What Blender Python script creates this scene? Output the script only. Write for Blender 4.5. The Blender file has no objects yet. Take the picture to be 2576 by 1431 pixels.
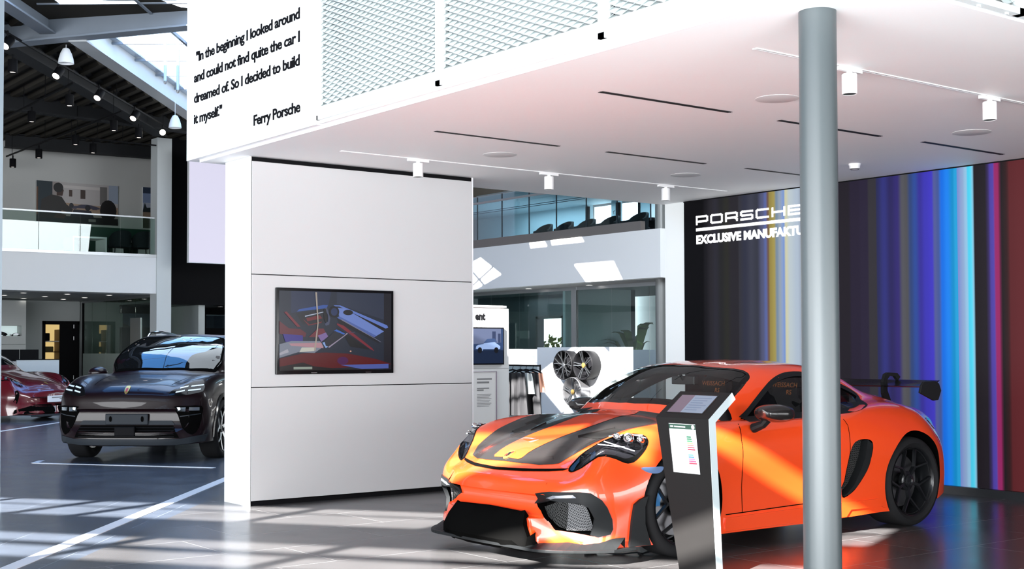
import bpy, bmesh, math, random
from mathutils import Vector, Matrix
from mathutils.bvhtree import BVHTree
from mathutils.geometry import delaunay_2d_cdt
random.seed(7)
PI = math.pi
SC = bpy.context.scene
COL = SC.collection

# ------------------------------------------------------------------ camera
cam_d = bpy.data.cameras.new('camera')
cam = bpy.data.objects.new('camera', cam_d); COL.objects.link(cam); SC.camera = cam
YAW, PITCH, ROLL = math.radians(52.4273), math.radians(1.73153), math.radians(0.16016)
fw = Vector((math.cos(YAW)*math.cos(PITCH), math.sin(YAW)*math.cos(PITCH), math.sin(PITCH)))
rt = Vector((math.sin(YAW), -math.cos(YAW), 0)); dn = fw.cross(rt)
r2 = rt*math.cos(ROLL) + dn*math.sin(ROLL); d2 = dn*math.cos(ROLL) - rt*math.sin(ROLL)
M = Matrix(((r2.x, -d2.x, -fw.x), (r2.y, -d2.y, -fw.y), (r2.z, -d2.z, -fw.z))).to_4x4()
M.translation = (0, 0, 1.35); cam.matrix_world = M
cam_d.sensor_width = 36; cam_d.lens = 3296.17/2576*36; cam_d.shift_y = 68.62/2576
cam_d.clip_end = 300

# ------------------------------------------------------------------ world, sun, daylight, exposure
W = bpy.data.worlds.new('sky'); SC.world = W; W.use_nodes = True
nt = W.node_tree; nt.nodes.clear()
tc = nt.nodes.new('ShaderNodeTexCoord'); sx = nt.nodes.new('ShaderNodeSeparateXYZ')
rp = nt.nodes.new('ShaderNodeValToRGB'); bg = nt.nodes.new('ShaderNodeBackground'); wo = nt.nodes.new('ShaderNodeOutputWorld')
nt.links.new(tc.outputs['Generated'], sx.inputs[0]); nt.links.new(sx.outputs['Z'], rp.inputs[0])
nt.links.new(rp.outputs[0], bg.inputs[0]); nt.links.new(bg.outputs[0], wo.inputs[0])
el = rp.color_ramp.elements
el[0].position = 0.0; el[0].color = (.80, .86, .92, 1)
el[1].position = .12; el[1].color = (.72, .86, 1, 1)
e = el.new(.42); e.color = (.36, .62, 1, 1)
e = el.new(.8); e.color = (.12, .40, 1, 1)
bg.inputs[1].default_value = 3.2
sun_d = bpy.data.lights.new('sun', 'SUN'); sun_d.energy = 46; sun_d.angle = .006; sun_d.color = (1, .96, .90)
sun = bpy.data.objects.new('sun', sun_d); COL.objects.link(sun)
SUN_AZ, SUN_EL = math.radians(23), math.radians(29)
SDIR = Vector((math.cos(SUN_AZ)*math.cos(SUN_EL), math.sin(SUN_AZ)*math.cos(SUN_EL), -math.sin(SUN_EL)))
sun.rotation_euler = SDIR.to_track_quat('-Z', 'Y').to_euler()
def area(name, loc, aim, sx_, sy_, power, color):
    d = bpy.data.lights.new(name, 'AREA'); d.shape = 'RECTANGLE'; d.size = sx_; d.size_y = sy_; d.energy = power; d.color = color
    o = bpy.data.objects.new(name, d); COL.objects.link(o); o.location = loc
    o.rotation_euler = (Vector(aim)-Vector(loc)).to_track_quat('-Z', 'Y').to_euler(); return o
area('daylight_glass_left', (-10, 5.0, 2.1), (4, 8.0, 2.4), 28, 4.2, 3600, (.95, .975, 1))
area('ceiling_fill_floor', (2.2, 2.6, .12), (3.6, 4.0, 3), 7, 5, 820, (.93, .975, 1))  # unseen lamp near the floor, added to brighten the ceiling
area('daylight_glass_front', (-3.2, -7.5, 1.8), (5, 6, 2.2), 16, 3.4, 350, (.95, .975, 1))
area('ceiling_fill_right', (10, -8, 1.2), (8.8, 6, 2.7), 16, 2.4, 900, (.97, .98, 1))  # added lamp out of view on the right, lifts the ceiling
area('gallery_front_fill', (17.6, 13, 5.6), (17.8, 24, 2.5), 6, 3, 700, (.88, .94, 1))  # unseen lamp added to brighten the far gallery front
area('daylight_skylight', (8.8, 19.5, 7.3), (8.8, 22, 0), 4.5, 12, 420, (.80, .90, 1))
area('gallery_room_light', (22.9, 26.5, 5.4), (22.9, 26.5, 3), 1.5, 8, 170, (.72, .90, 1))
area('office_light', (23.2, 28.5, 2.9), (23.2, 28.5, 0), 1.5, 4, 22, (.85, .95, 1))
V = SC.view_settings
V.view_transform = 'Standard'; V.look = 'None'; V.gamma = 1; V.use_curve_mapping = False; V.exposure = .45
SC.cycles.max_bounces = 8; SC.cycles.diffuse_bounces = 4; SC.cycles.glossy_bounces = 4; SC.cycles.transmission_bounces = 6
SC.cycles.transparent_max_bounces = 16; SC.cycles.caustics_reflective = False; SC.cycles.caustics_refractive = False
SC.cycles.sample_clamp_indirect = 6; SC.cycles.use_denoising = True

# ------------------------------------------------------------------ materials
MATS = {}
def srgb(r, g, b):
    f = lambda c: (c/255/12.92) if c/255 <= .04045 else ((c/255+.055)/1.055)**2.4
    return (f(r), f(g), f(b))
def mat(name, col=(.5, .5, .5), rough=.5, metal=0, spec=.5, coat=0, emis=None, estr=0, vary=0, vscale=4, bump=0, bscale=60, coat_rough=.03):
    if name in MATS: return MATS[name]
    m = bpy.data.materials.new(name); m.use_nodes = True; MATS[name] = m
    t = m.node_tree; b = t.nodes['Principled BSDF']
    b.inputs['Base Color'].default_value = (*col, 1); b.inputs['Roughness'].default_value = rough
    b.inputs['Metallic'].default_value = metal; b.inputs['Specular IOR Level'].default_value = spec
    b.inputs['Coat Weight'].default_value = coat; b.inputs['Coat Roughness'].default_value = coat_rough
    if emis: b.inputs['Emission Color'].default_value = (*emis, 1); b.inputs['Emission Strength'].default_value = estr
    if vary or bump:
        c = t.nodes.new('ShaderNodeTexCoord'); n = t.nodes.new('ShaderNodeTexNoise'); n.inputs['Scale'].default_value = vscale; n.inputs['Detail'].default_value = 4
        t.links.new(c.outputs['Object'], n.inputs['Vector'])
        if vary:
            mx = t.nodes.new('ShaderNodeMix'); mx.data_type = 'RGBA'
            mx.inputs[6].default_value = (*[k*(1-vary) for k in col], 1); mx.inputs[7].default_value = (*[min(1, k*(1+vary)) for k in col], 1)
            t.links.new(n.outputs['Fac'], mx.inputs[0]); t.links.new(mx.outputs[2], b.inputs['Base Color'])
        if bump:
            n2 = t.nodes.new('ShaderNodeTexNoise'); n2.inputs['Scale'].default_value = bscale
            t.links.new(c.outputs['Object'], n2.inputs['Vector'])
            bp = t.nodes.new('ShaderNodeBump'); bp.inputs['Strength'].default_value = bump; bp.inputs['Distance'].default_value = .004
            t.links.new(n2.outputs['Fac'], bp.inputs['Height']); t.links.new(bp.outputs[0], b.inputs['Normal'])
    return m
def glass(name, tint=(.9, .95, .95), refl=.5, rough=0.0):
    """thin pane: lets light through straight, mirrors at grazing angles"""
    if name in MATS: return MATS[name]
    m = bpy.data.materials.new(name); m.use_nodes = True; MATS[name] = m
    t = m.node_tree; t.nodes.clear()
    o = t.nodes.new('ShaderNodeOutputMaterial'); mx = t.nodes.new('ShaderNodeMixShader')
    tr = t.nodes.new('ShaderNodeBsdfTransparent'); gl = t.nodes.new('ShaderNodeBsdfGlossy'); fr = t.nodes.new('ShaderNodeFresnel')
    mu = t.nodes.new('ShaderNodeMath'); mu.operation = 'MULTIPLY'; mu.inputs[1].default_value = refl*2; mu.use_clamp = True
    ge = t.nodes.new('ShaderNodeNewGeometry'); io = t.nodes.new('ShaderNodeMapRange'); io.inputs[3].default_value = 1.5; io.inputs[4].default_value = 1/1.5
    t.links.new(ge.outputs['Backfacing'], io.inputs[0]); t.links.new(io.outputs[0], fr.inputs[0]); tr.inputs[0].default_value = (*tint, 1); gl.inputs['Roughness'].default_value = rough
    t.links.new(fr.outputs[0], mu.inputs[0]); t.links.new(mu.outputs[0], mx.inputs[0])
    t.links.new(tr.outputs[0], mx.inputs[1]); t.links.new(gl.outputs[0], mx.inputs[2]); t.links.new(mx.outputs[0], o.inputs[0])
    return m
WHITE = mat('white_paint', (.80, .80, .80), .55, vary=.015, vscale=1.5)
CEILW = mat('white_ceiling', (.93, .93, .93), .6, vary=.01)
PANEL = mat('panel_white', (.54, .54, .545), .45, vary=.01)
BLACK = mat('black_matt', (.006, .006, .007), .6, spec=.06)
BLKGL = mat('black_gloss', (.005, .005, .006), .12, spec=.3)
STEEL = mat('blue_grey_steel', (.19, .22, .26), .5, vary=.06)
DSTEEL = mat('dark_steel', (.022, .023, .025), .6, spec=.1, vary=.1)
CHROME = mat('chrome', (.75, .75, .76), .12, metal=1)
ALU = mat('aluminium', (.42, .43, .44), .35, metal=1)
GREYP = mat('column_grey', (.075, .09, .096), .34, vary=.02)

# ------------------------------------------------------------------ helpers
def tag(o, label=None, cat=None, group=None, kind=None):
    if label: o['label'] = label
    if cat: o['category'] = cat
    if group: o['group'] = group
    if kind: o['kind'] = kind
    return o
def thing(name, label, cat, loc=(0, 0, 0), rz=0, group=None):
    o = bpy.data.objects.new(name, None); COL.objects.link(o); o.empty_display_size = .1
    o.location = loc; o.rotation_euler = (0, 0, rz)
    return tag(o, label, cat, group)
class MB:
    def __init__(s): s.v = []; s.f = []; s.m = []; s.cur = 0; s.mats = []
    def use(s, m):
        if m not in s.mats: s.mats.append(m)
        s.cur = s.mats.index(m); return s
    def add(s, vs, fs):
        n = len(s.v); s.v += [tuple(v) for v in vs]
        for f in fs: s.f.append([i+n for i in f]); s.m.append(s.cur)
        return s
    def box(s, x0, x1, y0, y1, z0, z1):
        return s.add([(x0,y0,z0),(x1,y0,z0),(x1,y1,z0),(x0,y1,z0),(x0,y0,z1),(x1,y0,z1),(x1,y1,z1),(x0,y1,z1)],
                     [(0,3,2,1),(4,5,6,7),(0,1,5,4),(1,2,6,5),(2,3,7,6),(3,0,4,7)])
    def cbox(s, c, sz, R=None):
        h = [k/2 for k in sz]; P = [Vector((a*h[0], b*h[1], d*h[2])) for d in (-1, 1) for a, b in ((-1,-1),(1,-1),(1,1),(-1,1))]
        if R is not None: P = [R @ p for p in P]
        c = Vector(c)
        return s.add([p+c for p in P], [(0,3,2,1),(4,5,6,7),(0,1,5,4),(1,2,6,5),(2,3,7,6),(3,0,4,7)])
    def beam(s, a, b, w, h, up=(0, 0, 1)):
        a = Vector(a); b = Vector(b); d = (b-a); L = d.length; d.normalize(); u = Vector(up); sd = d.cross(u).normalized(); u = sd.cross(d)
        P = [p + sd*i*w/2 + u*j*h/2 for p in (a, b) for i, j in ((-1,-1),(1,-1),(1,1),(-1,1))]
        return s.add(P, [(0,1,2,3),(7,6,5,4),(0,4,5,1),(1,5,6,2),(2,6,7,3),(3,7,4,0)])
    def ibeam(s, a, b, w, h, tf=.03, tw=.02):
        a = Vector(a); b = Vector(b); u = Vector((0, 0, 1))
        s.beam(a+u*(h/2-tf/2), b+u*(h/2-tf/2), w, tf); s.beam(a-u*(h/2-tf/2), b-u*(h/2-tf/2), w, tf); return s.beam(a, b, tw, h-tf)
    def prism(s, poly, ax, lo, hi):
        """poly of 2-D points, extruded along ax from lo to hi"""
        n = len(poly)
        def P(a, b, c): return (c, a, b) if ax == 'x' else ((a, c, b) if ax == 'y' else (a, b, c))
        vs = [P(a, b, lo) for a, b in poly] + [P(a, b, hi) for a, b in poly]
        return s.add(vs, [tuple(range(n))[::-1], tuple(range(n, 2*n))] + [(i, (i+1) % n, n+(i+1) % n, n+i) for i in range(n)])
    def tube(s, pts, r, n=8, cap=True):
        pts = [Vector(p) for p in pts]; rs = r if isinstance(r, (list, tuple)) else [r]*len(pts); base = len(s.v); vs = []
        prev = None
        for i, p in enumerate(pts):
            d = (pts[min(i+1, len(pts)-1)]-pts[max(i-1, 0)]).normalized()
            ref = Vector((0, 0, 1)) if abs(d.z) < .95 else Vector((1, 0, 0))
            a = d.cross(ref).normalized() if prev is None else (prev - d*prev.dot(d)).normalized()
            prev = a; b = d.cross(a)
            vs += [p + (a*math.cos(2*PI*k/n) + b*math.sin(2*PI*k/n))*rs[i] for k in range(n)]
        fs = [(i*n+k, i*n+(k+1) % n, (i+1)*n+(k+1) % n, (i+1)*n+k) for i in range(len(pts)-1) for k in range(n)]
        if cap: fs += [tuple(range(n))[::-1], tuple(range((len(pts)-1)*n, len(pts)*n))]
        return s.add(vs, fs)
    def lathe(s, prof, n=32, c=(0, 0, 0), ax='z', closed=False, ang=(0, 2*PI)):
        """prof of (radius, height)"""
        full = abs(ang[1]-ang[0]-2*PI) < 1e-6; cnt = n if full else n+1; vs = []
        for k in range(cnt):
            a = ang[0]+(ang[1]-ang[0])*k/n
            for r, h in prof:
                x, y = r*math.cos(a), r*math.sin(a)
                p = (x, y, h) if ax == 'z' else ((x, h, y) if ax == 'y' else (h, x, y))
                vs.append((p[0]+c[0], p[1]+c[1], p[2]+c[2]))
        m = len(prof); fs = []
        for k in range(n):
            k2 = (k+1) % cnt
            for i in range(m if closed else m-1):
                j = (i+1) % m; fs.append((k*m+i, k2*m+i, k2*m+j, k*m+j))
        return s.add(vs, fs)
    def disc(s, c, r, n=24, ax='z'):
        P = [(r*math.cos(2*PI*k/n), r*math.sin(2*PI*k/n)) for k in range(n)]
        vs = [((a, b, 0) if ax == 'z' else ((a, 0, b) if ax == 'y' else (0, a, b))) for a, b in P]
        return s.add([(v[0]+c[0], v[1]+c[1], v[2]+c[2]) for v in vs], [tuple(range(n))])
    def xf(s, mtx, start=0):
        for i in range(start, len(s.v)): s.v[i] = tuple(mtx @ Vector(s.v[i]))
        return s
    def build(s, name, m=None, parent=None, smooth=False, angle=35, bevel=0, recalc=True, merge=0):
        me = bpy.data.meshes.new(name); me.from_pydata([tuple(v) for v in s.v], [], s.f)
        ms = s.mats or ([m] if m else [])
        for k in ms: me.materials.append(k)
        if s.mats: me.polygons.foreach_set('material_index', s.m)
        if recalc or merge:
            b = bmesh.new(); b.from_mesh(me)
            if merge: bmesh.ops.remove_doubles(b, verts=b.verts, dist=merge)
            if recalc: bmesh.ops.recalc_face_normals(b, faces=b.faces)
            b.to_mesh(me); b.free()
        if smooth: shade(me, angle)
        o = bpy.data.objects.new(name, me); COL.objects.link(o)
        if parent: o.parent = parent
        if bevel:
            bv = o.modifiers.new('edge', 'BEVEL'); bv.width = bevel; bv.segments = 2; bv.limit_method = 'ANGLE'; bv.angle_limit = math.radians(40)
        return o
def shade(me, angle=35):
    me.polygons.foreach_set('use_smooth', [True]*len(me.polygons))
    try: me.set_sharp_from_angle(angle=math.radians(angle))
    except Exception: pass
def struct(o, kind='structure'): o['kind'] = kind; return o
def sbox(name, m, *b): return struct(MB().box(*b).build(name, m))
def text_mb(txt, size, xscale=1, offset=0, extrude=.002, align='LEFT', shear=0, spacing=1):
    cu = bpy.data.curves.new('t', 'FONT'); cu.body = txt; cu.size = size; cu.offset = offset; cu.extrude = extrude; cu.align_x = align; cu.shear = shear
    cu.space_character = spacing; cu.resolution_u = 3
    o = bpy.data.objects.new('t', cu); COL.objects.link(o)
    me = bpy.data.meshes.new_from_object(o.evaluated_get(bpy.context.evaluated_depsgraph_get()))
    b = MB(); b.add([(v.co.x*xscale, v.co.y, v.co.z) for v in me.vertices], [tuple(p.vertices) for p in me.polygons])
    bpy.data.objects.remove(o); bpy.data.curves.remove(cu); bpy.data.meshes.remove(me); return b
def plane_m(org, ex, ey):
    ex = Vector(ex).normalized(); ey = Vector(ey).normalized(); ez = ex.cross(ey)
    m = Matrix((ex, ey, ez)).transposed().to_4x4(); m.translation = org; return m
def copy_tree(o, parent=None):
    c = o.copy(); COL.objects.link(c)
    if parent: c.parent = parent
    for ch in [k for k in COL.objects if k.parent == o]: copy_tree(ch, c)
    return c
# ------------------------------------------------------------------ floor
HD = Vector((math.cos(math.radians(51.4)), math.sin(math.radians(51.4)), 0)); HN = Vector((HD.y, -HD.x, 0))
HT = Vector((math.cos(math.radians(-54.5)), math.sin(math.radians(-54.5)), 0)); HTN = Vector((-HT.y, HT.x, 0))
def tile_mat(name, u, v, uo, vo, bw, bh, c1, mort):
    m = bpy.data.materials.new(name); m.use_nodes = True; t = m.node_tree; b = t.nodes['Principled BSDF']
    tc = t.nodes.new('ShaderNodeTexCoord'); cb = t.nodes.new('ShaderNodeCombineXYZ')
    for i, (ax, off) in enumerate(((u, uo), (v, vo))):
        d = t.nodes.new('ShaderNodeVectorMath'); d.operation = 'DOT_PRODUCT'; d.inputs[1].default_value = ax
        a = t.nodes.new('ShaderNodeMath'); a.operation = 'ADD'; a.inputs[1].default_value = off
        t.links.new(tc.outputs['Object'], d.inputs[0]); t.links.new(d.outputs['Value'], a.inputs[0]); t.links.new(a.outputs[0], cb.inputs[i])
    br = t.nodes.new('ShaderNodeTexBrick'); br.inputs['Scale'].default_value = 1; br.inputs['Mortar Size'].default_value = .0035
    br.inputs['Brick Width'].default_value = bw; br.inputs['Row Height'].default_value = bh; br.inputs['Mortar Smooth'].default_value = 0
    br.offset = .34; br.offset_frequency = 2
    br.inputs['Color1'].default_value = (*c1, 1); br.inputs['Color2'].default_value = (*[k*1.12 for k in c1], 1); br.inputs['Mortar'].default_value = (*mort, 1)
    t.links.new(cb.outputs[0], br.inputs['Vector'])
    n = t.nodes.new('ShaderNodeTexNoise'); n.inputs['Scale'].default_value = 2.2; n.inputs['Detail'].default_value = 6
    t.links.new(tc.outputs['Object'], n.inputs['Vector'])
    mx = t.nodes.new('ShaderNodeMix'); mx.data_type = 'RGBA'; mx.blend_type = 'MULTIPLY'; mx.inputs[0].default_value = .35
    t.links.new(br.outputs['Color'], mx.inputs[6]); t.links.new(n.outputs['Fac'], mx.inputs[7]); t.links.new(mx.outputs[2], b.inputs['Base Color'])
    mr = t.nodes.new('ShaderNodeMapRange'); mr.inputs[3].default_value = .17; mr.inputs[4].default_value = .30
    t.links.new(n.outputs['Fac'], mr.inputs[0]); t.links.new(mr.outputs[0], b.inputs['Roughness'])
    b.inputs['Specular IOR Level'].default_value = .5
    return m
B0 = Vector((4.287, 10.171, 0)); BN = HN
TR = tile_mat('floor_tiles', (1, 0, 0), (0, 1, 0), -8.075+1.26*20, -5.262+.7275*40, 1.26, .7275, (.088, .086, .089), (.26, .26, .27))
_k = HT.dot(HN)
TL = tile_mat('floor_tiles_hall', tuple(HTN/HD.dot(HTN)), tuple(-HN), 40, 40+.45, 1.26, .66, (.080, .097, .130), (.20, .23, .28))  # same tile, tinted bluish to paint in the reflected sky
a_, b_ = B0-HD*24, B0+HD*60
struct(MB().add([a_, b_, b_+HN*60, a_+HN*60], [(0, 3, 2, 1)]).build('floor', TR, recalc=False))
struct(MB().add([a_-HN*30, b_-HN*30, b_, a_], [(0, 3, 2, 1)]).build('floor_hall', TL, recalc=False))
for n in ('floor', 'floor_hall'):
    me = bpy.data.objects[n].data
    if me.polygons[0].normal.z < 0: me.flip_normals()
LINE = mat('white_line_paint', (.80, .81, .83), .45)
def fline(name, label, pts, w, z=.002):
    b = MB()
    for p, q in zip(pts, pts[1:]): b.beam((p[0], p[1], z), (q[0], q[1], z), w, .003)
    return tag(b.build(name, LINE), label, 'floor line')
q0 = Vector((2.52, 8.449)); qd = Vector((HD.x, HD.y))
fline('floor_line', 'wide white floor line running diagonally past the white partition', [q0-qd*4, q0+qd*7.5], .115)
fline('floor_line', 'white corner marking on the floor in front of the dark SUV', [(5.36, 16.62), (5.17, 16.32), (6.60, 14.29)], .075)
fline('floor_line', 'white line on the hall floor between maroon car and SUV', [(6.05, 22.35), (9.6, 26.8)], .10)

# ------------------------------------------------------------------ pavilion with the white ceiling
CZ = 3.078
sbox('ceiling', CEILW, 4.995, 10.95, 3.80, 11.15, CZ, CZ+.12)
sbox('ceiling_edge', WHITE, 4.95, 10.95, 3.78, 11.29, CZ+.028, CZ+.16)
sbox('wall_upper', mat('quote_wall_white', (.86, .87, .88), .5), 4.93, 5.07, 8.872, 11.29, CZ+.022, 4.62)
sbox('wall_upper_back', WHITE, 5.28, 5.34, 3.9, 11.0, CZ+.16, 4.9)
sbox('wall_upper_side', WHITE, 5.3, 10.9, 4.08, 4.14, CZ+.16, 4.9)
txt = thing('wall_lettering', 'black four-line quotation with a signature on the white upper wall', 'lettering', (4.928, 11.13, 3.4))
for s, y0, y1, z0, z1, nm in (('"In the beginning I looked around', 11.085, 9.137, 3.979, 3.979, 'text_line'), ('and could not find quite the car I', 11.128, 9.137, 3.795, 3.795, 'text_line'),
        ('dreamed of. So I decided to build', 11.126, 9.137, 3.6075, 3.6075, 'text_line'), ('it myself."', 11.127, 10.542, 3.419, 3.419, 'text_line'), ('Ferry Porsche', 9.933, 9.127, 3.238, 3.238, 'signature')):
    b = text_mb(s, .1217, 1, offset=.0030, extrude=.002, spacing=.93)
    xs = [v[0] for v in b.v]; k = (y0-y1)/(max(xs)-min(xs)); x0 = min(xs)
    b.v = [((v[0]-x0)*k, v[1], v[2]) for v in b.v]
    b.xf(plane_m((4.928, y0, z0), (0, -1, 0), (0, 0, 1)))
    o = b.build(nm, BLACK); o.parent = txt; o.matrix_parent_inverse = Matrix.Translation((-4.928, -11.13, -3.4))

# expanded-metal screens
MESHW = mat('screen_white', (.74, .80, .80), .5); GAP = mat('screen_shadow_gap', (.02, .025, .03), .6)
def screen(name, label, org, ex, w, h):
    """org = lower front corner, ex = direction along the panel; the outward normal is ez"""
    t = thing(name, label, 'screen', org, 0, 'expanded metal screens above the ceiling')
    m = plane_m((0, 0, 0), ex, (0, 0, 1)); fr = MB(); f = .035
    fr.box(0, w, 0, .034, -.03, .02); fr.box(0, w, h-.034, h, -.03, .02); fr.box(0, .018, 0, h, -.03, .02); fr.box(w-.034, w, 0, h, -.03, .02)
    fr.xf(m); o = fr.build('frame', MESHW); o.parent = t
    b = MB(); p = .115; n = int((w-.05)/p*4); r = 0; z = .05
    while z < h-.06:
        vs = []; ph = .5 if r % 2 else 0
        for i in range(n+1):
            x = .02+(w-.055)*i/n; u = (i/4+ph) % 1; tri = abs(u-.5)*2
            sft = .021*(tri if tri < 1 else 1)
            vs += [(x, z+sft-.010, -.006+.000), (x, z+sft+.024, -.042)]
        b.add(vs, [(2*i, 2*i+2, 2*i+3, 2*i+1) for i in range(n)]); z += .0225; r += 1
    b.xf(m); o = b.build('mesh_infill', MESHW, recalc=False); o.parent = t
    b = MB().box(.018, .032, .034, h-.034, -.05, -.045).xf(m); o = b.build('shadow_gap', GAP); o.parent = t
    for i in range(5):
        b = MB().box(0, .022, 0, .012, -.012, -.001); b.v = [(v[0]+w*(.1+.2*i), v[1]-.010, v[2]) for v in b.v]; b.xf(m)
        o = b.build('clip', MESHW); o.parent = t
    return t
ys = [8.862, 7.205, 5.555, 3.86]
for i, w in enumerate((1.655, 1.648, 1.69)):
    screen('mesh_screen', ('white mesh screen panel directly beside the quotation wall', 'white mesh screen panel, second from the quotation wall', 'white mesh screen panel, third from the quotation wall')[i],
           (4.945, ys[i], CZ+.052), (0, -1, 0), w, 1.65)
for i, x in enumerate((4.97, 6.222, 7.475)):
    screen('mesh_screen', ('white mesh screen in the top corner, left of the seam', 'white mesh screen in the top corner, right of the seam', 'white mesh screen outside the corner seam')[i], (x, 3.745, CZ+.008), (1, 0, 0), 1.25, 1.65)

# ceiling fittings
SLOT = [(5.765, 7.024, 8.474), (5.766, 7.019, 6.523), (7.556, 8.77, 8.468), (7.562, 8.787, 6.534), (9.30, 10.5, 8.45), (9.30, 10.474, 6.497)]
slab = ['black slot diffuser in the ceiling nearest the white partition', 'black slot diffuser in the ceiling nearest the mesh screens', 'black slot diffuser, second along from the partition side', 'black slot diffuser crossing behind the grey column',
        'short-looking black slot diffuser just left of the grey column', 'black slot diffuser nearest the striped wall, right of the smoke detector']
for (x0, x1, y), l in zip(SLOT, slab):
    t = thing('slot_diffuser', l, 'air vent', (x0, y, CZ), 0, 'slot diffusers in the white ceiling')
    MB().box(0, x1-x0, -.024, .024, -.002, .02).build('slot', mat('slot_black', (.004, .004, .004), .6), t)
    MB().box(-.004, x1-x0+.004, -.003, .003, -.003, .0).build('blade', BLACK, t)
DISCM = mat('speaker_grille', (.66, .66, .66), .7)
for (x, y), l in zip(((6.912, 9.152), (9.179, 9.126), (6.897, 5.975), (9.214, 5.982)), ('round ceiling speaker above the white partition', 'round ceiling speaker near the striped wall\'s white end', 'round ceiling speaker partly behind the grey column', 'round ceiling speaker on the right, above the striped wall')):
    t = thing('ceiling_speaker', l, 'speaker', (x, y, CZ), 0, 'ceiling speakers')
    MB().lathe([(0, -.004), (.142, -.004), (.15, -.002), (.15, 0)], 40).build('grille', DISCM, t, smooth=True)
TRKW = mat('track_white', (.82, .82, .82), .4)
def track(l, x0, x1, y):
    t = thing('light_track', l, 'light track', (x0, y, CZ))
    MB().box(0, x1-x0, -.017, -.006, -.006, 0).box(0, x1-x0, .006, .017, -.006, 0).build('rail', TRKW, t)
    MB().box(0.01, x1-x0, -.006, .006, -.002, 0).build('channel', mat('track_channel', (.22, .21, .22), .5), t)
track('white light track in the ceiling along the partition', 5.675, 10.459, 9.785)
track('white light track in the ceiling behind the grey column', 5.637, 10.6, 5.047)
def white_spot(l, x, y):
    t = thing('track_spotlight', l, 'spotlight', (x, y, CZ), 0, 'white track spotlights')
    MB().box(-.11, .11, -.016, .016, -.028, -.006).build('adapter', TRKW, t, bevel=.003)
    MB().lathe([(0, -.02), (.018, -.02), (.018, -.045), (0, -.045)], 16).build('stem', TRKW, t, smooth=True)
    MB().lathe([(0, -.04), (.042, -.04), (.046, -.044), (.046, -.165), (.041, -.165), (.040, -.12), (0, -.12)], 32).build('housing', TRKW, t, smooth=True)
    MB().lathe([(.0385, -.163), (.0385, -.135), (0, -.125)], 24).build('reflector', mat('reflector', (.05, .05, .05), .2, metal=.4), t, smooth=True)
for l, x, y in (('white spotlight in front of the partition top', 6.471, 9.785), ('white spotlight in front of the blue-glazed gallery, middle of its track', 7.983, 9.785), ('white spotlight nearest the striped wall on the partition track', 9.55, 9.785),
                ('white spotlight just right of the grey column', 6.488, 5.047), ('white spotlight at the far right edge of the picture', 7.989, 5.047)):
    white_spot(l, x, y)
t = thing('smoke_detector', 'white round smoke detector on the ceiling above the striped wall', 'smoke detector', (9.894, 7.647, CZ))
MB().lathe([(0, -.055), (.03, -.055), (.046, -.045), (.05, -.02), (.055, -.012), (.055, 0)], 24).build('housing', TRKW, t, smooth=True)
MB().lathe([(.034, -.056), (.047, -.046)], 24).build('sensor_ring', mat('sensor_grey', (.12, .12, .12), .5), t)

# partition with the screen
PT = thing('display_partition', 'white freestanding partition wall carrying the large black screen', 'partition', (5.2, 10.52, 0))
def pbox(n, m, *b, bevel=0): return MB().box(*b).build(n, m, PT, bevel=bevel)
FRW = mat('partition_frame_white', (.84, .85, .86), .4)
pbox('core', FRW, 0, 2.405, .012, .49, .042, CZ-.002)
pbox('end_panel', FRW, -.012, 0.0, .0, .50, .0, CZ-.002)
pbox('end_panel', FRW, 2.393, 2.41, -.0, .50, .03, CZ-.002)
for z0, z1 in ((.046, 1.035), (1.043, 2.032), (2.040, 3.036)):
    pbox('face_panel', PANEL, .006, 2.389, -.004, .012, z0, z1, bevel=.0015)
pbox('groove_backing', BLACK, .002, 2.39, .004, .0125, .042, CZ-.004)
pbox('top_recess', BLACK, .0, 2.388, .002, .012, 3.039, 3.074)
pbox('plinth', BLACK, .0, 2.40, .02, .48, 0, .042)
TV = thing('wall_screen', 'large black-framed screen showing a dark car interior on the partition', 'television', (5.43, 10.514, 1.15))
MB().box(0, 1.226, -.028, .0, 0, .774).build('frame', BLKGL, TV, bevel=.004)

# grey round column
t = thing('round_column', 'tall round grey steel column in front of the orange car', 'column', (5.289, 4.311, 0)); t['kind'] = 'structure'
MB().lathe([(0, 0), (.095, 0), (.095, CZ), (0, CZ)], 64).build('shaft', GREYP, t, smooth=True)

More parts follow.
